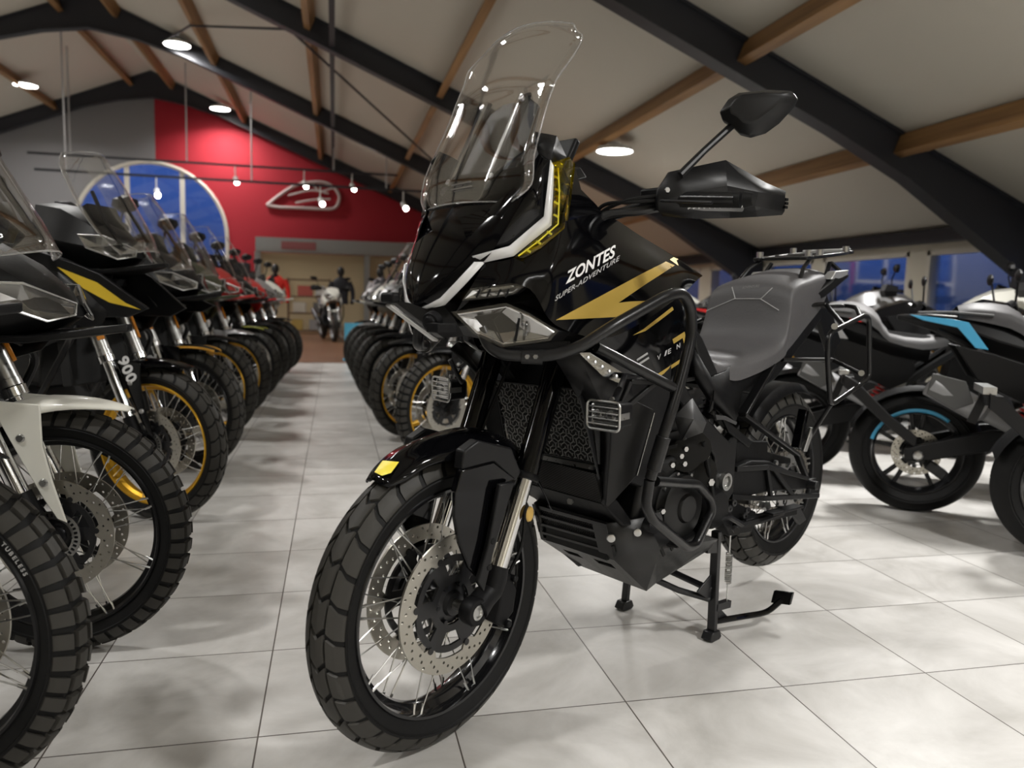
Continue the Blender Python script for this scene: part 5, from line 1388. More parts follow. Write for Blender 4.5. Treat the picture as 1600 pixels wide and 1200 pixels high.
    # bars
    def bars(): b = MB(); b.tube(fillet([V(p) for p in ((-.50, -.40, 1.215), (-.44, -.24, 1.225), (-.40, -.08, 1.17), (-.40, .08, 1.17), (-.44, .24, 1.225), (-.50, .40, 1.215))], .06), .0125, 10); return b
    shared((K, 'bars'), bars, 'handlebar', SILVER if number else DARKM, P)
    for sg in (1, -1):
        def grip(): b = MB(); b.cyl((-.465, sg * .29, 1.222), (-.505, sg * .415, 1.213), .018, n=12); b.box((-.445, sg * .245, 1.225), (.05, .06, .045)); return b
        shared((K, 'grip', sg), grip, 'grip', RUBBER, P, weld=False)
        def hg():
            b = MB(); G = [[(-.34, .22, 1.235), (-.335, .30, 1.275), (-.37, .40, 1.285), (-.46, .455, 1.26)], [(-.325, .22, 1.205), (-.315, .31, 1.215), (-.345, .41, 1.215), (-.45, .465, 1.21)], [(-.34, .23, 1.17), (-.335, .31, 1.155), (-.365, .40, 1.155), (-.45, .455, 1.165)]]
            b.grid([[V((a, sg * b_, c)) for a, b_, c in r] for r in G]); return b
        shared((K, 'hg', sg, guard.name), hg, 'hand_guard', guard, P, sharp=14, solid=.008)
        def ms_(): b = MB(); b.tube([V((-.43, sg * .26, 1.235)), V((-.42, sg * .31, 1.34)), V((-.44, sg * .36, 1.42))], .0065, 8); return b
        shared((K, 'ms', sg), ms_, 'mirror_stem', MATTE, P)
        def mi():
            b = MB(); o = [(.30, 1.42), (.31, 1.455), (.38, 1.48), (.455, 1.47), (.47, 1.44), (.43, 1.405), (.36, 1.395)]
            c0 = V((0, .385, 1.44)); f1 = [V((-.46, yy, z)) for yy, z in o]; f2 = [V((-.43, c0.y + (yy - c0.y) * .9, c0.z + (z - c0.z) * .9)) for yy, z in o]; f3 = [V((-.415, c0.y + (yy - c0.y) * .5, c0.z + (z - c0.z) * .5)) for yy, z in o]
            b.loft([[V((p.x, sg * p.y, p.z)) for p in f] for f in (f1, f2, f3)]); return b
        shared((K, 'mi', sg), mi, 'mirror', SATIN, P)
    # tank, shrouds, seat
    def tank():
        b = MB(); S = [(-.30, 1.02, 1.19, .12), (-.42, .98, 1.21, .165), (-.58, .93, 1.19, .175), (-.74, .88, 1.10, .150), (-.86, .84, .98, .11)]
        b.loft([[V((X, yy, z)) for yy, z in ((w * .8, z0), (w, z0 * .6 + z1 * .4), (w * .85, z1 - .04), (w * .4, z1), (0, z1 + .006), (-w * .4, z1), (-w * .85, z1 - .04), (-w, z0 * .6 + z1 * .4), (-w * .8, z0))] for X, z0, z1, w in S]); return b
    shared((K, 'tank', shroud.name), tank, 'tank', shroud, P, bevel=.012, sharp=45)
    for sg in (1, -1):
        SH = [[(-.09, .13, .93), (-.10, .165, .895), (-.14, .16, .84)], [(-.25, .18, 1.03), (-.27, .225, .945), (-.28, .21, .80)], [(-.42, .175, 1.14), (-.46, .225, .98), (-.44, .20, .76)], [(-.66, .150, 1.06), (-.66, .190, .93), (-.58, .18, .80)], [(-.84, .115, .95), (-.80, .150, .88), (-.72, .15, .84)]]
        up2 = lambda a, c: c + t * .22 * max(0, min(1, (a + .84) / .6)) * max(0, (c - .76) / .36)
        rows = smooth_grid([[V((a, sg * b_, up2(a, c))) for a, b_, c in r] for r in SH], 3)
        def shr(): b = MB(); b.grid(rows); return b
        so = shared((K, 'shr', sg, shroud.name), shr, 'tank_shroud', shroud, P, solid=.005, sharp=50)
        if slash:      # pointed side fairing between nose and tank, with a coloured slash along it
            yy = lambda a: sg * (.135 - .165 * (a - .06))
            def sfp(): return MB().plate([V((a, yy(a), c)) for a, c in ((-.46, 1.06 + .5 * t), (-.25, 1.02 + .42 * t), (-.13, .99 + .36 * t), (.07, .945), (-.02, .905), (-.30, .90), (-.46, .94))], (0, -sg * .02, 0))
            so = shared((K, 'sfp', sg, body.name), sfp, 'side_fairing', body, P, bevel=.004)
            def sla(): b = MB(); b.add([V((a, yy(a) + sg * .002, c)) for a, c in ((-.31, 1.03 + .30 * t), (-.14, .995 + .2 * t), (-.02, .965), (.045, .938), (-.09, .965), (-.20, .995 + .1 * t))], [(0, 1, 5), (1, 2, 4, 5), (2, 3, 4)]); return b
            shared((K, 'sla', sg, slash.name), sla, 'side_slash_decal', slash, so)
    def seat():
        S = [(-.80, .93, .06, .90, .88), (-.90, .875, .10, .85, .80), (-1.05, .855, .14, .835, .78), (-1.20, .87, .155, .85, .79), (-1.28, .93, .15, .90, .82), (-1.34, .98, .145, .95, .85), (-1.50, .995, .14, .965, .89), (-1.68, 1.0, .11, .975, .93), (-1.74, .985, .08, .97, .945)]
        rows = []
        for X, z, w, ze, zl in S:
            L = [(X, w * .98, zl), (X, w, ze - .015), (X, w * .8, ze + .01), (X, w * .4, z), (X, 0, z + .003)]
            rows.append([V(p) for p in L] + [V((a, -b_, c)) for a, b_, c in L[-2::-1]])
        b = MB(); b.grid(smooth_grid(rows, 2)); return b
    shared((K, 'seat', seatm.name), seat, 'seat', seatm, P, sharp=60)
    def tailf():
        b = MB(); b.loft([[V((X, w, z0)), V((X, w, z1)), V((X, -w, z1)), V((X, -w, z0))] for X, z0, z1, w in ((-.95, .74, .80, .12), (-1.25, .76, .81, .145), (-1.55, .85, .90, .12), (-1.82, .92, .965, .07))]); return b
    shared((K, 'tail', body.name), tailf, 'tail_fairing', body, P, bevel=.006)
    def rack():
        b = MB()
        for sg in (1, -1): b.tube(fillet([V((-1.50, sg * .15, .93)), V((-1.62, sg * .16, 1.03)), V((-1.88, sg * .12, 1.04)), V((-1.90, 0, 1.04))], .05), .010, 8)
        for X in (-1.66, -1.76): b.box((X, 0, 1.035), (.03, .26, .010))
        return b
    shared((K, 'rack'), rack, 'luggage_rack', DARKM, P, weld=False)
    # engine, radiator, frame
    def eng():
        b = MB(); b.loft([[V((X, yy, z)) for X, z in ((-.42, .36), (-.80, .32), (-.95, .44), (-.84, .60), (-.52, .60))] for yy in (-.17, .17)])
        b.loft([[V((X, yy, z)) for X, z in ((-.50, .58), (-.76, .58), (-.70, .84), (-.46, .82))] for yy in (-.12, .12)])
        for sg in (1, -1): b.lathe([(0, .04), (.07, .038), (.09, .02), (.095, -.01)], (-.66, sg * .17, .45), (0, sg, 0), n=24)
        return b
    shared((K, 'eng'), eng, 'engine', ENGM, P, weld=False, bevel=.008)
    def radi(): b = MB(); b.box((-.32, 0, .74), (.05, .34, .28), Matrix.Rotation(-.12, 3, 'Y')); return b
    shared((K, 'rad'), radi, 'radiator', mat('radiator_core', (.006, .006, .006), .6), P, bevel=.006)
    def fra():
        b = MB()
        for sg in (1, -1):
            b.tube(fillet([V((-.34, sg * .06, 1.0)), V((-.60, sg * .16, .84)), V((-.90, sg * .155, .62)), V((-.94, sg * .14, .40))], .08), .02, 8)
            b.tube([V((-.92, sg * .14, .66)), V((-1.30, sg * .12, .78)), V((-1.74, sg * .09, .93))], .013, 8)
            b.tube(fillet([V((-.26, sg * .13, .90)), V((-.20, sg * .25, .82)), V((-.34, sg * .27, .58)), V((-.52, sg * .22, .38)), V((-.80, sg * .16, .34))], .06), .0135, 10)
        return b
    shared((K, 'fra'), fra, 'frame', POWDER, P, weld=False)
    def ski():
        b = MB(); q = [(-.38, .10, .42), (-.46, .13, .28), (-.84, .13, .27)]
        b.grid([[V((a, s * w, c)) for s in (1, .6, -.6, -1)] for a, w, c in q]); return b
    shared((K, 'ski'), ski, 'skid_plate', SKIDM, P, solid=.006)
    rw = wheel('rear_wheel', P, (-1.52, 0, .330), .330, .068, .235, rimm, 'trail' if tread != 'knob' else 'knob', 'one', (-1,), .115, 0)
    def arm():
        b = MB()
        for sg in (1, -1): b.loft([[V((X, sg * (.115 + a * .022), z + c * h)) for a, c in ((-1, -1), (1, -1), (1, 1), (-1, 1))] for X, z, h in ((-.90, .45, .05), (-1.2, .40, .045), (-1.58, .33, .03))])
        b.box((-.98, 0, .44), (.08, .24, .07)); return b
    shared((K, 'arm'), arm, 'swing_arm', DARKM, P, weld=False, bevel=.005)
    def sil(): b = MB(); b.tube([V((-.80, -.16, .36)), V((-1.0, -.19, .42)), V((-1.15, -.20, .50)), V((-1.18, -.205, .515)), V((-1.62, -.23, .70))], [.024, .026, .032, .058, .055], 16); return b
    shared((K, 'sil'), sil, 'silencer', CASE, P)
    def sst(): b = MB(); b.bar((-.86, .15, .33), (-.80, .28, .028), .022, .018); b.box((-.80, .285, .022), (.07, .05, .012)); return b
    shared((K, 'sst'), sst, 'side_stand', DARKM, P, weld=False)
    def peg():
        b = MB()
        for sg in (1, -1): b.bar((-.90, sg * .17, .36), (-.91, sg * .28, .355), .035, .014)
        return b
    shared((K, 'peg'), peg, 'footpeg', DARKM, P, weld=False)
    def plh(): b = MB(); b.bar((-1.76, 0, .92), (-1.98, 0, .66), .12, .02, up=(0, 1, 0)); return b
    shared((K, 'plh'), plh, 'plate_hanger', MATTE, P)
    return P

MIDN = V((.6, 0, .7))
def naked_bike(label, group, x, y, az, lean=0., cowl=BLUE, stripe=None, body=SATIN, tread='road', seatm=SEATM):
    """street bike; origin on the floor under the REAR axle"""
    P = empty('motorcycle', (x, y, 0), az, lean); tag(P, label, 'motorcycle', group)
    K = 'nk'; R = .312
    rw = wheel('rear_wheel', P, (0, 0, R), R, .078, .218, BLACKRIM, tread, 'cast', (-1,), .115)
    if stripe:
        def rs():
            b = MB()
            for sg in (1, -1): b.lathe([(.204, sg * .0615), (.227, sg * .0625)], (0, 0, R), (0, 1, 0), n=30, arc=(-2.9, -.9) if True else None)
            return b
        o = shared((K, 'rs', stripe.name), rs, 'rim_stripe', stripe, P, solid=.0015, weld=False, ref=(0, 0, .312))
    shared((K, 'arm'), lambda: (lambda b: (b.loft([[V((X, yc + a * .022, z + c * h)) for a, c in ((-1, -1), (1, -1), (1, 1), (-1, 1))] for X, yc, z, h in ((.58, -.12, .43, .055), (.30, -.125, .41, .050), (.05, -.125, .335, .045), (-.06, -.125, .31, .03))]), b.loft([[V((X, yc + a * .022, z + c * h)) for a, c in ((-1, -1), (1, -1), (1, 1), (-1, 1))] for X, yc, z, h in ((.58, .12, .43, .055), (.30, .125, .41, .050), (.05, .125, .335, .045), (-.06, .125, .31, .03))]), b)[-1])(MB()), 'swing_arm', SATIN, P, weld=False, bevel=.006)
    def axl(): b = MB(); b.lathe([(0, .022), (.016, .020), (.024, .012), (.026, 0)], (0, -.148, R), (0, -1, 0), n=8); b.cyl((0, -.15, R), (0, .15, R), .012); return b
    shared((K, 'axl'), axl, 'rear_axle', STEEL, P, weld=False)
    def cal(): b = MB(); b.box((.09, -.075, R - .075), (.10, .05, .05), Matrix.Rotation(.6, 3, 'Y')); return b
    shared((K, 'cal'), cal, 'brake_caliper', DARKM, P, bevel=.006)
    # plate holder carried by the axle
    def han():
        b = MB()
        b.loft([[V((X, -.115 + a * .018, z + c * h)) for a, c in ((-1, -1), (1, -1), (1, 1), (-1, 1))] for X, z, h in ((-.01, .37, .030), (-.14, .47, .034), (-.30, .62, .040), (-.36, .66, .030))])
        b.box((-.34, -.02, .66), (.06, .20, .04)); b.bar((-.36, 0, .67), (-.40, 0, .55), .035, .012, up=(0, 1, 0)); return b
    hg = shared((K, 'han'), han, 'plate_hanger', SATIN, P, weld=False, bevel=.005)
    def hgm():
        b = MB(); rows = []
        for k in range(11):
            a = -1.2 + 1.75 * k / 10; rows.append([V((.335 * sin(a), yy, R + .335 * cos(a) - (.02 if abs(yy) > .05 else 0))) for yy in (-.085, -.055, 0, .055, .085)])
        b.grid(rows); return b
    shared((K, 'hgm'), hgm, 'rear_hugger', MATTE, P, solid=.004, ref=(0, 0, .3))
    def lamp(): b = MB(); b.box((-.36, .0, .70), (.05, .22, .03)); return b
    shared((K, 'lamp'), lamp, 'plate_lamp', STEEL, hg, bevel=.006)
    # tail cowl
    def tl():
        b = MB(); S = [(-.13, .975, 1.0, .022), (.0, .935, 1.008, .075), (.16, .88, 1.0, .115), (.30, .82, .955, .135), (.50, .76, .90, .14), (.70, .72, .88, .12)]
        b.loft([[V((X, yy, z)) for yy, z in ((w * .55, z0), (w, z0 * .5 + z1 * .5), (w * .72, z1), (-w * .72, z1), (-w, z0 * .5 + z1 * .5), (-w * .55, z0))] for X, z0, z1, w in S]); return b
    tb = shared((K, 'tl', body.name), tl, 'tail_cowl', body, P, bevel=.006)
    for sg in (1, -1):
        def blu():
            b = MB(); q = [(-.08, .055, 1.002), (.10, .108, .985), (.17, .122, .972), (.26, .140, .845), (.205, .136, .850), (.125, .124, .945), (-.02, .078, .975)]
            b.plate([V((a, sg * (b_ + .006), c)) for a, b_, c in q], (0, -sg * .012, 0)); return b
        shared((K, 'blu', sg, cowl.name), blu, 'tail_wing', cowl, P, bevel=.003)
        def grb(): b = MB(); b.tube(fillet([V((-.03, sg * .07, 1.012)), V((.10, sg * .105, 1.018)), V((.27, sg * .135, 1.006))], .03), .012, 8, flat=.6); return b
        shared((K, 'grb', sg), grb, 'grab_rail', CASE, P)
        def sp_():
            b = MB(); b.plate([V((a, sg * .150, c)) for a, c in ((.12, .86), (.28, .83), (.62, .72), (.64, .60), (.50, .56), (.22, .70))], (0, -sg * .03, 0)); return b
        shared((K, 'sp', sg, body.name), sp_, 'side_panel', body, P, bevel=.006)
    def st():
        S = [(.13, 1.045, .09, 1.02, .99), (.20, 1.065, .115, 1.035, .98), (.34, 1.055, .13, 1.02, .95), (.42, .99, .135, .965, .90), (.48, .90, .14, .88, .84), (.66, .875, .13, .855, .80), (.80, .90, .09, .88, .83)]
        rows = []
        for X, z, w, ze, zl in S:
            L = [(X, w, zl), (X, w, ze - .012), (X, w * .8, ze + .008), (X, w * .4, z), (X, 0, z + .003)]; rows.append([V(p) for p in L] + [V((a, -b_, c)) for a, b_, c in L[-2::-1]])
        b = MB(); b.grid(smooth_grid(rows, 2)); return b
    shared((K, 'st', seatm.name), st, 'seat', seatm, P, sharp=60)
    # silencer and heat shield on the right
    def sil(): b = MB(); b.tube([V((.62, -.16, .42)), V((.40, -.19, .47)), V((.26, -.20, .545)), V((.24, -.20, .555)), V((.02, -.215, .675))], [.026, .028, .034, .058, .060], 18); return b
    s_ = shared((K, 'sil'), sil, 'silencer', mat('grey_silencer', (.26, .26, .265), .45, .4), P)
    def shd(): b = MB(); b.plate([V((a, -.268, c)) for a, c in ((.02, .73), (.16, .70), (.20, .60), (.12, .56), (.0, .63))], (0, .01, 0)); return b
    shared((K, 'shd'), shd, 'heat_shield', CASE, s_, bevel=.004)
    def shk():
        b = MB()
        for k in range(8): b.lathe([(.026, -.007), (.034, 0), (.026, .007)], V((.44 + .012 * k, 0, .50 + .024 * k)), (.4, 0, .9), n=16)
        return b
    shared((K, 'shk'), shk, 'rear_shock', RED, P, weld=False)
    def pgh():
        b = MB()
        for sg in (1, -1): b.bar((.62, sg * .13, .62), (.40, sg * .16, .50), .014, .035, up=(0, 1, 0)); b.bar((.41, sg * .16, .50), (.40, sg * .26, .495), .028, .014); b.bar((.60, sg * .13, .40), (.58, sg * .25, .36), .03, .014)
        return b
    shared((K, 'pgh'), pgh, 'footpeg_hanger', STEEL, P, weld=False, bevel=.003)
    def fr():
        b = MB()
        for sg in (1, -1): b.tube(fillet([V((1.12, sg * .05, .95)), V((.85, sg * .15, .82)), V((.60, sg * .14, .62)), V((.56, sg * .12, .38))], .06), .024, 8); b.tube([V((.62, sg * .13, .66)), V((.30, sg * .10, .80)), V((.05, sg * .06, .93))], .014, 8)
        return b
    shared((K, 'fr'), fr, 'frame', SATIN, P, weld=False)
    def en(): b = MB(); b.loft([[V((X, yy, z)) for X, z in ((1.10, .38), (.72, .30), (.56, .42), (.64, .58), (1.0, .62))] for yy in (-.17, .17)]); b.loft([[V((X, yy, z)) for X, z in ((.78, .58), (1.04, .58), (1.08, .80), (.82, .82))] for yy in (-.12, .12)]); b.lathe([(0, .04), (.08, .036), (.09, .0)], (.78, -.17, .44), (0, -1, 0), n=22); return b
    shared((K, 'en'), en, 'engine', ENGM, P, weld=False, bevel=.008)
    def tk():
        b = MB(); S = [(.72, .86, .95, .10), (.82, .85, 1.04, .14), (.96, .84, 1.10, .165), (1.10, .86, 1.08, .165), (1.22, .92, 1.02, .12)]
        b.loft([[V((X, yy, z)) for yy, z in ((w * .7, z0), (w, z0 * .5 + z1 * .5), (w * .7, z1 - .02), (0, z1), (-w * .7, z1 - .02), (-w, z0 * .5 + z1 * .5), (-w * .7, z0))] for X, z0, z1, w in S]); return b
    shared((K, 'tk', body.name), tk, 'tank', GLOSS, P, bevel=.015, sharp=45)
    for sg in (1, -1):
        def sh(): b = MB(); b.plate([V((a, sg * .20, c)) for a, c in ((.86, .98), (1.22, 1.02), (1.40, .88), (1.22, .74), (.98, .80))], (0, -sg * .03, 0)); return b
        shared((K, 'sh', sg, cowl.name), sh, 'tank_shroud', cowl, P, bevel=.008)
    fw_ = wheel('front_wheel', P, (1.42, 0, .30), .30, .058, .218, BLACKRIM, tread, 'cast', (1, -1), .15)
    def fk():
        b = MB()
        for sg in (1, -1): b.tube([V((1.40, sg * .10, .30)), V((1.36, sg * .10, .40)), V((1.30, sg * .10, .55)), V((1.12, sg * .10, 1.02))], [.028, .028, .027, .027], 12)
        b.box((1.14, 0, .97), (.09, .26, .04)); return b
    shared((K, 'fk'), fk, 'fork', GOLDA, P, weld=False)
    def md():
        b = MB(); rows = []
        for k in range(9): a = -.7 + 1.3 * k / 8; rows.append([V((1.42 + .32 * sin(a), yy, .30 + .32 * cos(a) - (.03 if abs(yy) > .05 else 0))) for yy in (-.075, -.05, 0, .05, .075)])
        b.grid(rows); return b
    shared((K, 'md'), md, 'front_mudguard', MATTE, P, solid=.004, ref=MIDN)
    def hl(): b = MB(); b.loft([[V((X, yy, z)) for yy, z in ((w, 0.82), (w * 1.1, .92), (w * .7, 1.0), (-w * .7, 1.0), (-w * 1.1, .92), (-w, .82))] for X, w in ((1.28, .11), (1.38, .09), (1.42, .05))]); return b
    shared((K, 'hl'), hl, 'headlamp', MATTE, P, bevel=.01)
    def hb_(): b = MB(); b.tube(fillet([V(p) for p in ((1.0, -.38, 1.06), (1.07, -.22, 1.08), (1.12, -.06, 1.04), (1.12, .06, 1.04), (1.07, .22, 1.08), (1.0, .38, 1.06))], .05), .012, 10); return b
    shared((K, 'hb'), hb_, 'handlebar', DARKM, P)
    for sg in (1, -1):
        def gp(): b = MB(); b.cyl((1.045, sg * .28, 1.075), (.997, sg * .39, 1.058), .018, n=10); return b
        shared((K, 'gp', sg), gp, 'grip', RUBBER, P)
        def mr_(): b = MB(); b.tube([V((1.07, sg * .24, 1.085)), V((1.06, sg * .30, 1.20))], .006, 6); b.ball((1.055, sg * .32, 1.22), .06, (.25, 1, .6), 10); return b
        shared((K, 'mr', sg), mr_, 'mirror', SATIN, P, weld=False)
    def sst(): b = MB(); b.bar((.66, .14, .32), (.72, .25, .028), .02, .016); b.box((.72, .255, .020), (.06, .045, .012)); return b
    shared((K, 'sst'), sst, 'side_stand', DARKM, P, weld=False)
    return P
# ------------------------------------------------------------------ the rows
LL = 'bikes of the left row'; RL = 'bikes of the row behind the front bike'; XL = 'bikes of the right row'
d = radians
b1 = adventure_bike('black adventure bike cut by the left edge, black rim, nearest of the left row', LL, -.18, -.09, d(24), tread="knob", spokes="each", rimm=BLACKRIM, steer=d(-38))
adventure_bike('adventure bike with white mudguard, black rims and knobbly tyres, second in the left row', LL, -.115, .56, d(-13), tall=-.10, fender=WHITE, tread='knob', spokes='each', tubem=STEEL, steer=d(6), ref=AMBER)
adventure_bike('black bike with 900 on its fork guard, gold rims and a yellow tank slash', LL, -.145, 1.88, d(-26), fender=GLOSS, tread='trail', rimm=GOLDA, spokes='each', slash=mat('yellow_decal', (.75, .52, .04), .4), tubem=STEEL, tall=.26, number='900')
adventure_bike('black bike with orange stripe on its mudguard and a red tank slash', LL, -.18, 2.95, d(-28), fender=GLOSS, accent=mat('orange_stripe', (.75, .38, .04), .4), slash=RED, tall=.06, tubem=STEEL, usd=True)
adventure_bike('olive green adventure bike with gold rims in the left row', LL, -.20, 4.02, d(-30), body=OLIVE, shroud=OLIVE, rimm=GOLDA, tall=.05, tubem=STEEL, fender=SATIN)
adventure_bike('red and black adventure bike with gold rims in the left row', LL, -.19, 5.02, d(-30), body=RED, shroud=SATIN, rimm=GOLDA, tall=.05, tubem=GOLDA, fender=SILVER)
adventure_bike('black bike with yellow-green mudguard stripe, seventh in the left row', LL, -.17, 6.05, d(-30), tubem=GOLDA, fender=MATTE, accent=mat('lime_stripe', (.40, .42, .05), .4))
adventure_bike('red bike with low screen and dark rims, eighth in the left row', LL, -.16, 7.05, d(-30), body=RED, shroud=RED, screen=False, fender=MATTE)
adventure_bike('dark grey bike without screen, second last of the left row', LL, -.13, 8.05, d(-30), screen=False, body=SILVER, fender=SATIN)
adventure_bike('white bike without screen, farthest of the left row', LL, -.09, 9.05, d(-30), screen=False, body=WHITE, shroud=WHITE, fender=MATTE)
adventure_bike('bike with gold rims right behind the front bike, first of its row', RL, 1.27, 2.98, d(-153), steer=d(5), rimm=GOLDA, tread='knob', fender=SATIN, tubem=STEEL)
adventure_bike('bike with gold rims behind another with gold rims, second of the middle row', RL, 1.16, 3.92, d(-153), steer=d(5), rimm=GOLDA, tread='trail', fender=SATIN)
adventure_bike('third bike of the middle row, with black rims and black mudguard', RL, 1.12, 4.85, d(-153), steer=d(5), tread='trail', fender=MATTE, tubem=STEEL)
adventure_bike('fourth bike of the middle row, pale grey body', RL, 1.09, 5.75, d(-153), steer=d(5), body=SILVER, shroud=WHITE, fender=MATTE)
adventure_bike('fifth bike of the middle row, white body', RL, 1.07, 6.65, d(-153), steer=d(5), body=WHITE, shroud=WHITE, fender=SATIN, screen=False)
adventure_bike('sixth bike of the middle row, grey mudguard', RL, 1.05, 7.55, d(-153), steer=d(5), fender=SILVER, screen=False)
adventure_bike('farthest bike of the middle row, beside the brown floor', RL, 1.03, 8.45, d(-153), steer=d(5), fender=SATIN, body=SILVER, screen=False)
naked_bike('black street bike with sky blue tail wing and blue rim stripe', XL, 3.51, 1.556, d(-35), stripe=BLUE)
naked_bike('black street bike cut by the right edge, nearest of the right row', XL, 3.60, .745, d(-35), cowl=SATIN)
naked_bike('street bike with silver tail just behind the blue-tailed one', XL, 3.44, 2.50, d(-33), cowl=SILVER, seatm=SEATL)
naked_bike('dark street bike behind the seat of the front bike', XL, 3.72, 3.50, d(-33), cowl=SATIN, seatm=SEATL)
naked_bike('red-winged street bike deep in the right row', XL, 3.80, 4.55, d(-33), cowl=RED)
naked_bike('farther dark street bike of the right row', XL, 3.85, 5.60, d(-33), cowl=SATIN)
GB = 'bikes along the window wall'
for i, (x, y, az, b_) in enumerate(((6.3, 3.6, 150, WHITE), (6.2, 4.8, 150, SILVER), (6.1, 6.0, 150, RED), (6.1, 7.2, 150, SATIN), (6.0, 8.4, 150, WHITE), (6.0, 9.6, 150, OLIVE))):
    adventure_bike(['white bike standing by the window wall, nearest one', 'silver bike standing by the window wall', 'red bike standing by the window wall', 'black bike standing by the window wall', 'white bike standing by the window wall beyond the black one', 'olive bike farthest along the window wall'][i], GB, x - .4, y * 1.25 - .6, d(az), body=b_, shroud=b_, fender=b_, screen=False)

# raised lettering round the rim side of the nearest left tyre
b1w = [c for c in b1.children if c.name.startswith('front_wheel')][0]; b1t = [c for c in b1w.children if c.name.startswith('tyre')][0]
b = MB(); ang = .30
for chh in '90/90-21 M/C 54V TUBELESS':
    if chh == ' ': ang += .03; continue
    vs, fs = text_mesh(chh, .0125, 0, .0004); w = max(p.x for p in vs)
    b.add([V(((.2835 + p.y) * sin(ang + p.x / .288), -.0462, (.2835 + p.y) * cos(ang + p.x / .288))) for p in vs], fs); ang += (w + .003) / .288
b.build('sidewall_lettering', TEXTG, b1t)
# ------------------------------------------------------------------ the far end of the hall
# shop front below the red wall
b = MB(); b.box((2.9, 21.5, 2.45), (8.9, .3, .40)); structure(b.build('trim_fascia', mat('grey_fascia', (.30, .31, .30), .6)))
b = MB(); b.box((2.9, 21.75, 1.12), (8.9, .1, 2.24)); structure(b.build('wall_shop_front', mat('cream_panel', (.62, .52, .33), .7)))
for i, x in enumerate((-1.5, 1.55, 4.4, 7.25)):
    b = MB(); b.box((x, 21.45, 1.12), (.16, .16, 2.24)); structure(b.build(f'column_shop_{i + 1}', mat('grey_fascia', (.30, .31, .30), .6)))
b = MB(); b.plate([(-.85, 21.345, 2.33), (.1, 21.345, 2.33), (.1, 21.345, 2.55), (-.85, 21.345, 2.55)], (0, -.02, 0)); o = b.build('fascia_sign', mat('dull_red_sign', (.30, .10, .10), .6)); tag(o, 'dull red sign on the grey fascia above the shop counter', 'sign')
b = MB(); b.box((-2.0, 21.2, .95), (.62, .5, 1.9)); o = b.build('dark_cabinet', mat('dark_cabinet', (.02, .02, .024), .5), bevel=.02); tag(o, 'dark cabinet by the red wall beside the arched window', 'cabinet')

# winged emblem on the red wall
E_ = empty('wall_emblem', (-.25, WY1 - .06, 3.95)); tag(E_, 'pale winged outline emblem on the red gable wall', 'emblem')
EM = mat('pale_emblem', (.55, .45, .43), .5)
out = [(-1.05, -.33), (-.72, -.05), (-.35, .22), (0, .36), (.45, .42), (.78, .34), (.98, .12), (1.0, -.10), (.86, -.32), (.40, -.36), (-.2, -.36), (-.7, -.37)]
b = MB(); b.tube([(x, 0, z) for x, z in catmull([V((x, z, 0)) for x, z in out + out[:1]], 5) and [(p.x, p.y) for p in catmull([V((x, z, 0)) for x, z in out + out[:1]], 5)]], .045, 8); b.build('emblem_outline', EM, E_)
b = MB()
for L in (((-.45, -.02), (.2, .16), (.7, .10)), ((-.25, -.22), (.3, -.10), (.75, -.06)), ((.25, .36), (.45, .15), (.85, .28))): b.tube([(p.x, 0, p.y) for p in catmull([V((x, z, 0)) for x, z in L], 5)], .03, 6)
b.build('emblem_feather', EM, E_, weld=False)

# spotlight rails hung from the roof
SPOT = mat('spot_glow', (.9, .9, .9), .4, emit=(1, .97, .92), es=22.)
for i, (y, x0, x1, z, hx, sx) in enumerate(((18.6, -6.3, 2.2, 4.15, (-5.4, -2.85, .6), (-1.75, -.12, 1.05)), (16.9, -5.6, 3.2, 3.55, (-5.0, -1.2, 1.8), (-3.2, .3, 2.2)))):
    T_ = empty('spotlight_rail', (0, y, z)); tag(T_, ['black spotlight rail hanging before the red wall, the farther one', 'black spotlight rail hanging before the red wall, the nearer one'][i], 'lighting rail')
    b = MB(); b.box(((x0 + x1) / 2, 0, 0), (x1 - x0, .04, .05)); b.build('rail', BEAMM, T_)
    for x in hx:
        b = MB(); b.cyl((x, 0, 0), (x, 0, roof_z(x) - z), .018, n=6); b.build('hanger_rod', mat('grey_rod', (.4, .4, .4), .5), T_)
    for x in sx:
        b = MB(); b.cyl((x, 0, -.02), (x, 0, -.30), .015, n=6); b.cyl((x, .05, -.30), (x + .05, -.12, -.42), .06, n=12); s_ = b.build('spot_head', mat('white_spot_head', (.7, .7, .68), .4), T_, weld=False)
        b = MB(); b.ball((x + .055, -.135, -.43), .055, n=10); b.build('spot_bulb', SPOT, s_)

# clothed display stands
def mannequin(label, x, y, jacket, az=0., head=None):
    P = empty('display_mannequin', (x, y, 0), az); tag(P, label, 'mannequin')
    b = MB(); b.lathe([(0, 0), (.16, 0), (.16, .02), (.03, .03), (.02, .06), (.02, .85), (0, .85)], ax=(0, 0, 1), n=20); b.build('pole_base', STEEL, P)
    b = MB(); b.loft([[V((w * cos(a), d_ * sin(a), z)) for a in [2 * pi * k / 14 for k in range(14)]] for z, w, d_ in ((.84, .19, .13), (1.0, .18, .12), (1.2, .20, .13), (1.38, .22, .12), (1.46, .15, .09), (1.52, .065, .065))]); b.build('jacket', jacket, P)
    for sg in (1, -1):
        b = MB(); b.tube(catmull([V((sg * .20, 0, 1.40)), V((sg * .28, .0, 1.22)), V((sg * .30, -.03, 1.02)), V((sg * .27, -.10, .86))], 4), [.07, .068, .066, .064, .062, .06, .058, .056, .054, .052, .05, .048, .046], 10); b.build('sleeve', jacket, P)
    b = MB(); b.ball((0, 0, 1.66), .11, (.85, 1, 1.15), 14); b.tube([V((0, 0, 1.5)), V((0, 0, 1.6))], .05, 10); b.build('head', head or mat('mannequin_black', (.02, .02, .02), .4), P, weld=False)
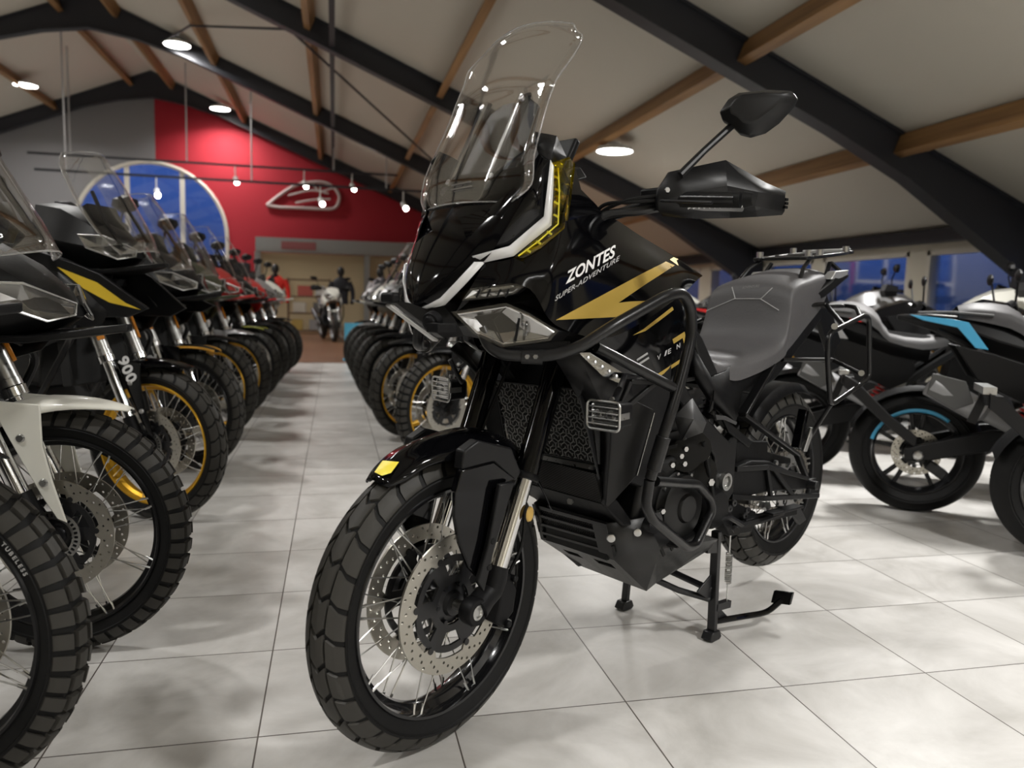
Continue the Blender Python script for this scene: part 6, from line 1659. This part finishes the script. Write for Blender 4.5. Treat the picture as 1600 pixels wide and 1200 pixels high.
mannequin('mannequin in a bright red jacket between the bike rows and shop counter', -.78, 18.0, mat('red_jacket', (.70, .03, .02), .7))
mannequin('mannequin in a black jacket in front of the cream shop front', .78, 18.4, mat('black_jacket', (.015, .015, .02), .7))
mannequin('mannequin in a white jacket right of the black-jacketed one', 1.75, 18.2, mat('white_jacket', (.55, .52, .54), .7))
mannequin('mannequin in a grey jacket farthest right before the shop front', 2.35, 18.5, mat('grey_jacket', (.30, .29, .31), .7))
# shelving with boxes
S_ = empty('display_shelf', (-.05, 20.2, 0)); tag(S_, 'brown display shelf with boxes in front of the cream shop front', 'shelf')
BR = mat('brown_board', (.16, .10, .06), .6)
for x in (-.55, .55):
    b = MB(); b.box((x, 0, .75), (.04, .4, 1.5)); b.build('shelf_side', BR, S_)
for z in (.08, .55, 1.0, 1.46):
    b = MB(); b.box((0, 0, z), (1.06, .4, .04)); b.build('shelf_board', BR, S_)
for i, (x, z, c, w) in enumerate(((-.32, .10, (.45, .33, .10), .30), (.18, .10, (.30, .30, .30), .35), (-.25, .57, (.50, .47, .40), .34), (.25, .57, (.12, .12, .12), .28), (-.1, 1.02, (.42, .10, .08), .40), (.3, 1.02, (.55, .55, .53), .25))):
    b = MB(); b.box((0, 0, .14), (w, .3, .28)); o = b.build('storage_box', mat(f'box_tone_{i}', c, .7), bevel=.01); o.location = (x - .05, 20.17, z + .003)
    tag(o, ['yellow box on the lowest board of the brown shelf', 'grey box on the lowest board of the brown shelf', 'beige box on the second board of the brown shelf', 'black box on the second board of the brown shelf', 'red box on the third board of the brown shelf', 'pale box on the third board of the brown shelf'][i], 'box', 'boxes on the display shelf')
adventure_bike('white bike facing the aisle on the brown floor before the shelf', 'bikes on the brown floor', .62, 16.2, d(-80), body=WHITE, shroud=WHITE, fender=WHITE, rimm=SILVER, screen=False)
adventure_bike('red bike on the brown floor left of the white one', 'bikes on the brown floor', -.75, 15.2, d(-60), body=RED, shroud=RED, fender=RED, screen=False)
adventure_bike('silver bike on the brown floor right of the white one', 'bikes on the brown floor', 1.75, 15.8, d(-100), body=SILVER, shroud=SILVER, fender=SILVER, screen=False)
# waste bin and small blue stand at the end of the middle row
b = MB(); b.box((0, 0, .3), (.30, .06, .6)); b.box((0, .0, .01), (.34, .3, .02)); o = b.build('floor_sign', mat('blue_floor_sign', (.10, .42, .62), .5), weld=False); o.location = (.93, 11.0, .005); tag(o, 'light blue floor sign at the aisle end on the brown floor', 'sign')
